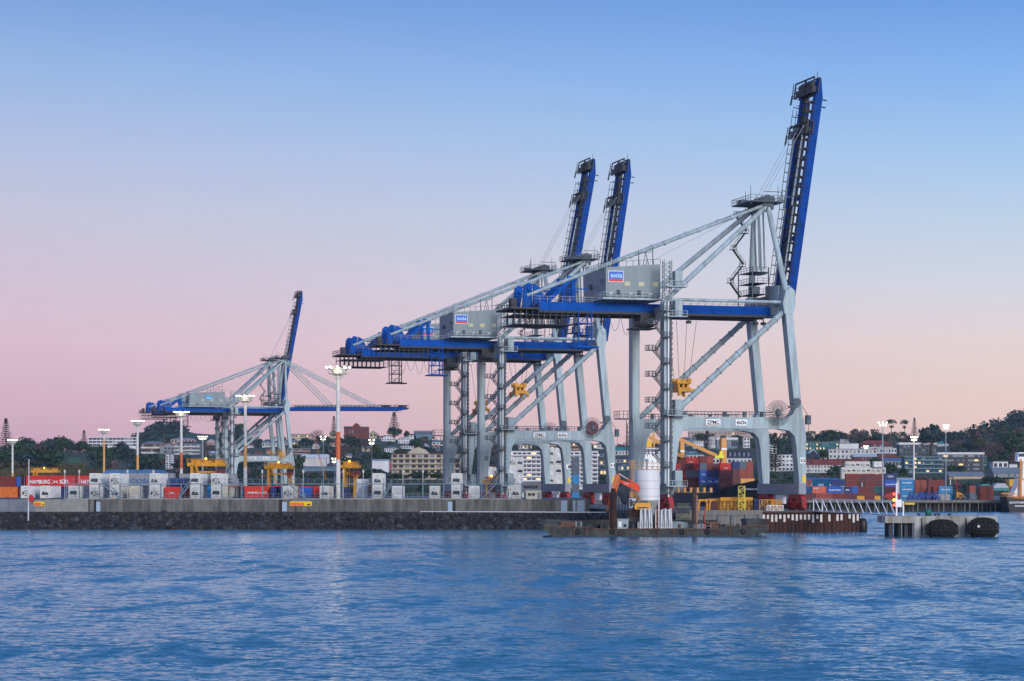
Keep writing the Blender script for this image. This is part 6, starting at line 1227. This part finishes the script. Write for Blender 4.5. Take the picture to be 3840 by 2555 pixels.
crow('in the back row near the blue warehouse', gr, 905, 4.12, [(3015, 'dark red', 'end'), (3018, 'maroon', 'end')]); crow('above back row by blue warehouse', gr, 960, 9.5, [(3022, 'rust red', 'end'), (3120, 'dark blue', 'side', 5.6), ])
for r in range(4): crow(f'in tier {r + 1}, big wharf stack', gr, 960, 4.12 + r * 2.62, [(3172, ['maroon', 'dark red', 'dark red', 'dark red'][r], 'side'), (3225, ['dark red', 'maroon', 'dark red', 'maroon'][r], 'side'), (3278, ['dark blue', 'green', 'maroon', 'dark red'][r], 'side', 5.0)])
crow('above the big wharf stack', gr, 1000, 4.12 + 8.6, [(3171, 'red', 'side', 6.06, ('K LINE', (.4, -.02, 1.6), .6, 1.5)), (3231, 'red', 'side', 6.06, ('K LINE', (.4, -.02, 1.6), .6, 1.5)), (3298, 'bright red', 'side', 3.0)], h=2.3)
for r, (a, n) in enumerate(((3156, 9), (3156, 9), (3171, 5))): crow(f'of white stack tier {r + 1}, right wharf', gr, 1120, 13.0 + r * 2.93, [(a + i * 18.4, 'cream', 'reefer' if r else 'end') for i in range(n)], h=2.9)
crow('of the tall white pair over the reefer stack', gr, 1118, 13.0 + 2 * 2.93, [(3277, 'white', 'end'), (3295, 'white', 'end')], h=2.9)
for r in range(3): crow(f'supporting tier {r + 1} under the white reefer stack', gr, 1122, 4.12 + r * 2.93, [(3156 + i * 18.4, 'cream', 'end') for i in range(9)], h=2.9)
for r, cc in enumerate((('red', 'dark red'), ('maroon', 'dark red'), ('blue', None), ('dark blue', None))):
    c = cont(3318, 895, 4.12 + r * 2.62, cc[0], 'side', 4.7, 2.6, f'{cc[0]} container beside the signal pole, {ORD[r]} tier up', gr)
    if r == 3: text('CSA', c, (1.1, -.02, 1.1), .9, M_WHITE, 2.4, bold=.02)
    if r == 2: text('LINK SHIPPING', c, (.5, -.02, .6), .7, M_WHITE, 3.9, bold=.02)
for r in range(3):
    c = cont(3377, 880, 4.12 + r * 2.62, 'sky blue', 'side', 5.4, 2.6, f'sky blue container with white lettering behind the blue grabs, {ORD[r]} tier up', gr); text('REEF SHIPPING', c, (.8, -.02, 1.2), .75, M_WHITE, 3.6, bold=.02)
    if r: cont(3431, 884, 4.12 + r * 2.62, 'rust red', 'end', 6.06, 2.6, f'rust red container right of the sky blue stack, left column, tier {r + 1}', gr); cont(3452, 884, 4.12 + r * 2.62, 'rust red', 'end', 6.06, 2.6, f'rust red container right of the sky blue stack, right column, tier {r + 1}', gr)
    else: cont(3431, 884, 4.12, 'sky blue', 'side', 5.0, 2.6, 'sky blue container under the rust red pair behind the grabs', gr)
for r, Lq in enumerate((6.5, 6.5, 6.5)): cont(3482, 900, 4.12 + r * 2.62, 'dark red', 'side', Lq, 2.6, f'dark red container left of the lifted sky blue one, {ORD[r]} tier up', gr)
cont(3502, 875, 6.74, 'rust red', 'end', 6.06, 2.6, 'rust red container tucked beside the lifted sky blue container', gr); cont(3502, 875, 4.12, 'maroon', 'end', 6.06, 2.6, 'maroon container under the tucked rust red one', gr)
c = cont(3522, 850, 6.74, 'sky blue', 'side', 5.2, 2.8, 'sky blue container with white lettering right of the grabs', gr); text('REEF SHIPPING', c, (.8, -.02, 1.2), .75, M_WHITE, 3.5, bold=.02); cont(3560, 851, 4.12, 'sky blue', 'side', 2.6, 2.6, 'sky blue container end standing at the wharf edge beside the orange crane', gr)
t = thing('concrete_blocks', 'pile of pale concrete blocks beside the blue grabs', 'blocks', (X(3540, 846), 846, 4.12)); 
for i in range(6): b = MB(); x = -3.2 + (i % 3) * 1.9; z = 1.25 * (i // 3); b.box(x, x + 1.7, 0, 1.5, z, z + 1.2); b.obj('block', M_CONC2, t)
for (px, y0, cc, nm, lb) in ((3696, 1835, 'rust red', 2, 'rust red container under the teal tent'), (3722, 1835, 'dark red', 2, 'dark red container beside the teal tent')):
    for r in range(nm): cont(px - 20, 850 + (px > 3700) * .4, 4.12 + r * 2.8, cc, 'end', 6.06, 2.75, f'{lb}, {ORD[r]} tier up', gr)
cont(3636, 900, 6.8, 'rust red', 'end', 6.06, 2.9, 'rust red container left of the teal tents, upper one', gr); cont(3636, 900, 4.12, 'slate grey', 'end', 6.06, 2.6, 'slate grey container left of the teal tents, lower one', gr); cont(3785, 900, 9.4, 'yellow', 'end', 6.06, 2.9, 'yellow container on the stack behind the tug', gr); cont(3785, 900, 6.8, 'dark red', 'end', 6.06, 2.6, 'dark red container under the yellow one behind the tug', gr); cont(3785, 900, 4.12, 'red', 'end', 6.06, 2.6, 'red container at the foot of the stack behind the tug', gr)
for i, px in enumerate((3213, 3276, 3326, 3352)):
    if i < 3: b = MB(); w = (2.8, 2.2, 2.9)[i]; b.box(-w / 2, w / 2, 0, 1.2, 0, 1.6); b.box(-w / 2 - .1, w / 2 + .1, -.1, 1.3, 1.6, 1.7); tag(b.obj('fender_box', M_YEL, None, (X(px + 15, 846), 846, 4.12)), f'yellow box at the edge of the right wharf, {ORD[i]} from the left', 'box', 'yellow boxes on the right wharf')
M_GRAB = mat('grab_blue', (.004, .035, .24), .5, var=.2)
for i, px in enumerate((3420, 3458, 3485, 3508)):
    t = thing('clamshell_grab', f'dark blue clamshell grab standing on the right wharf, {ORD[i]} from the left', 'grab', (X(px, 843), 843, 4.12), 0, 'clamshell grabs on the right wharf'); H = Z(1845, 843) - 4.12
    b = MB(); b.prism([(-1.7, 0.1), (-.3, .5), (0, 1.6), (-.9, 2.0), (-1.6, 1.3)], 'y', 0, 2); b.obj('shell', M_GRAB, t); b = MB(); b.prism([(1.7, 0.1), (.3, .5), (0, 1.6), (.9, 2.0), (1.6, 1.3)][::-1], 'y', 0, 2); b.obj('shell', M_GRAB, t)
    b = MB(); [b.beam((s * 1.2, y, 1.8), (s * .35, y, H - .3), .28) for s in (-1, 1) for y in (.2, 1.8)]; b.box(-.6, .6, .2, 1.8, H - .5, H); b.box(-.3, .3, .4, 1.6, 1.5, 2.2); b.obj('arm_frame', M_GRAB, t)
def stacker(label, px, Y, top, base):
    t = thing('container_handler', label, 'forklift', (X(px, Y), Y, 4.12)); H = Z(top, Y) - 4.12; bz = Z(base, Y) - 4.12
    b = MB()
    for x in (-1.1, .9): b.box(x, x + .35, 0, .5, 0, H)
    for z in (H - .4, H * .6, H * .3): b.box(-1.1, 1.25, .05, .4, z, z + .3)
    b.obj('mast', M_BLACK, t); b = MB(); b.box(-1.9, 1.9, -.5, .1, bz, bz + .7); b.box(-1.0, 1.0, -.4, 0, bz, bz + 2.4); b.obj('spreader', M_DK, t); b = MB(); b.box(-1.4, 1.4, .6, 4, .8, 2.2); b.box(-.7, .7, 1, 2.5, 2.2, 3.8); b.obj('body', M_RED, t)
    for x in (-1.5, 1.5): b = MB(); b.lathe([(.8, -.3), (.8, .3)], (x, 1.2, .8), 12, 'x'); b.obj('wheel', M_BLACK, t)
    b = MB(); b.box(-.14, .14, -.55, -.5, bz + .3, bz + 2.2); b.obj('stripe', M_WHITE, t)
stacker('black masted container handler in front of the brown red stack', 3232, 940, 1796, 1830); stacker('tall dark container handler lifting beside the slim light pole', 3563, 870, 1788, 1822)
t = thing('mobile_crane', 'orange yellow mobile crane with a red upright mast on the right wharf', 'crane', (X(3598, 848), 848, 4.12)); M_MC = mat('mobile_orange', (.65, .27, .02), .5)
b = MB(); b.prism([(-1.2, .7), (1.6, .7), (1.5, 2.2), (.4, 3.0), (-1.0, 3.2)], 'y', 0, 2.2); b.obj('body', M_MC, t); b = MB(); b.beam((-.6, 1, 2.6), (-1.1, 1, Z(1800, 848) - 4.12), .45); b.obj('mast', M_RED, t); b = MB(); b.box(-.2, 1.1, -.05, -.01, 1.3, 2.0); b.obj('window', M_GL, t)
for x in (-.5, 1.2): b = MB(); b.lathe([(.6, -.25), (.6, .25)], (x, 0, .6), 12, 'y'); b.obj('wheel', M_BLACK, t)
t = thing('red_loader', 'red loading machine behind the signal light', 'loader', (X(3340, 845), 845, 4.12)); b = MB(); b.prism([(-2.6, 0.6), (3.4, .6), (3.6, 2), (2.2, 3.4), (.4, 3.0), (-1.4, 2.4), (-2.6, 1.4)], 'y', 0, 2.2); b.obj('body', M_RED, t)
for x in (-1.8, 2.4): b = MB(); b.lathe([(.6, -.25), (.6, .25)], (x, 0, .6), 12, 'y'); b.obj('wheel', M_BLACK, t)
for i, (p0, p1, y0) in enumerate(((3671, 3722, 1816), (3724, 3782, 1813))):
    Yt = 870; w = (X(p1, Yt) - X(p0, Yt)) / 2; H = Z(y0, Yt) - 4.12; t = thing('teal_shelter', f"teal framed shelter with {'flat teal' if i == 0 else 'pale hipped'} roof on the right wharf", 'shelter', (X((p0 + p1) / 2, Yt), Yt, 4.12)); M_TL = mat('teal_paint', (.01, .20, .20), .5, var=.1)
    for s in (-1, 1):
        for y in (0, 5): b = MB(); b.box(s * w - .2, s * w + .2, y, y + .4, 0, H * .72); b.obj('post', M_TL, t)
    b = MB(); b.prism([(-w - .3, H * .72), (w + .3, H * .72), (w * .5, H), (-w * .5, H)], 'y', -.3, 5.6); b.obj('roof', M_TL if i == 0 else mat('roof_pale_iron', ROOFS['pale iron'], .7), t); b = MB(); b.box(-w, w, -.1, .2, H * .55, H * .72); b.obj('fascia', M_TL, t)
# ship at the right edge
t = thing('coaster', 'black hulled small ship with white lettering and orange deck gear at the right edge', 'ship', (X(3775, 815), 815, 0)); M_OD = mat('deck_orange', (.60, .22, .03), .6, var=.15)
b = MB(); b.prism([(0, 5.6), (.6, 2.0), (1.6, -1), (40, -1), (40, 5.3), (6, 4.7)], 'y', 0, 12); b.obj('hull', M_HULL, t)
text('SOUTHERN LILY', t, (1.0, -.05, 3.2), .95, M_WHITE, 9.2, bold=.02); text('SINGAPORE', t, (3.0, -.05, 2.0), .75, M_WHITE, 5.4, bold=.02)
b = MB(); b.box(.4, 16, 2, 10, 4.8, 5.8); b.rail((.3, .2, 5.2), (16, .2, 5.2), 1.1, 1.2, .06); b.box(-1.6, 3.6, 1, 2, 6.6, 7.1); b.obj('deck_house', M_OD, t)
b = MB(); b.prism([(2.8, 5.8), (14, 5.8), (14, 12.4), (5.2, 12.4), (4.4, 9.5)], 'y', 3, 10); b.box(5.0, 14, 2.6, 10, 12.4, 12.7); b.obj('superstructure', M_WHITE, t)
b = MB(); b.prism([(4.9, 18.6), (14, 18.6), (14, 22.0), (5.2, 22.0)], 'y', 4, 9); b.box(7, 14, 5, 8, 12.7, 18.6); o = b.obj('wheelhouse', M_WHITE, t); b = MB(); b.box(5.3, 8, 3.94, 3.99, 20.4, 21.6); b.obj('window', M_GL, o)
b = MB(); b.beam((5.6, 2, 5), (5.6, 2, 19.5), .7); b.beam((5.6, 2, 13), (3.6, 2, 8), .25); b.beam((4.0, 2, 12.0), (7, 2, 12), .3); b.obj('derrick', M_OD, t)
# leaning lattice crane boom on the hillside
Yc = 1180; t = thing('lattice_crane', 'rusty lattice crane boom leaning left behind the thin floodlight pole', 'crane', (X(1225, Yc), Yc, 4.5)); p = at(1222, 1800, Yc) - t.location; q = at(1175, 1634, Yc) - t.location; M_LC = mat('lattice_rust', (.30, .12, .04), .8)
b = MB(); n = 14
for s in (-.5, .5):
    for y in (0, 1.0): b.beam(p + Vector((s, y, 0)), q + Vector((s * .5, y, 0)), .16)
for i in range(n): a = p.lerp(q, i / n); c = p.lerp(q, (i + 1) / n); s = 1 if i % 2 else -1; b.beam(a + Vector((s * .5, 0, 0)), c - Vector((s * .5, 0, 0)), .1); b.beam(a + Vector((.5, 0, 0)), a - Vector((.5, 0, 0)), .1)
b.obj('boom', M_LC, t); b = MB(); b.box(-2.2, 2.2, 0, 3, 1.0, 3.4); b.box(-2.6, 2.6, -.4, 3.4, 0, 1.0); b.obj('crane_body', M_LC, t); b = MB(); b.tube(q, q + Vector((1.2, 0, -19)), .06, 4); b.obj('rope', M_DK, t)
# slim lamp posts of the yard
for i, px in enumerate((243, 297, 478, 575, 983, 1137, 1287, 1362, 1511, 1586)):
    Yl = 516; b = MB(); zb = 6.75; b.tube((0, 0, 0), (0, 0, Z(1775, Yl) - zb), .07, 6); b.lathe([(.12, 0), (.24, .2), (.26, .6), (.1, .8)], (0, 0, Z(1775, Yl) - zb), 10); tag(b.obj('lamp_post', M_PATCH, None, (X(px, Yl), Yl, zb)), f'small white headed lamp post above the sea wall, {ORD[i]} from the left', 'lamp post', 'small lamp posts along the walkway')

# ---------------------------------------------------------------- evening haze
b = MB(); b.box(-1750, 1750, -120, 3200, -5, 125); hz = b.obj('haze', bpy.data.materials.new('haze')); hz['kind'] = 'stuff'; m = hz.data.materials[0]; m.use_nodes = True; m.node_tree.nodes.clear()
pv = m.node_tree.nodes.new('ShaderNodeVolumePrincipled'); ou = m.node_tree.nodes.new('ShaderNodeOutputMaterial'); m.node_tree.links.new(pv.outputs[0], ou.inputs['Volume'])
pv.inputs['Color'].default_value = (.72, .82, 1.0, 1); pv.inputs['Density'].default_value = .000035
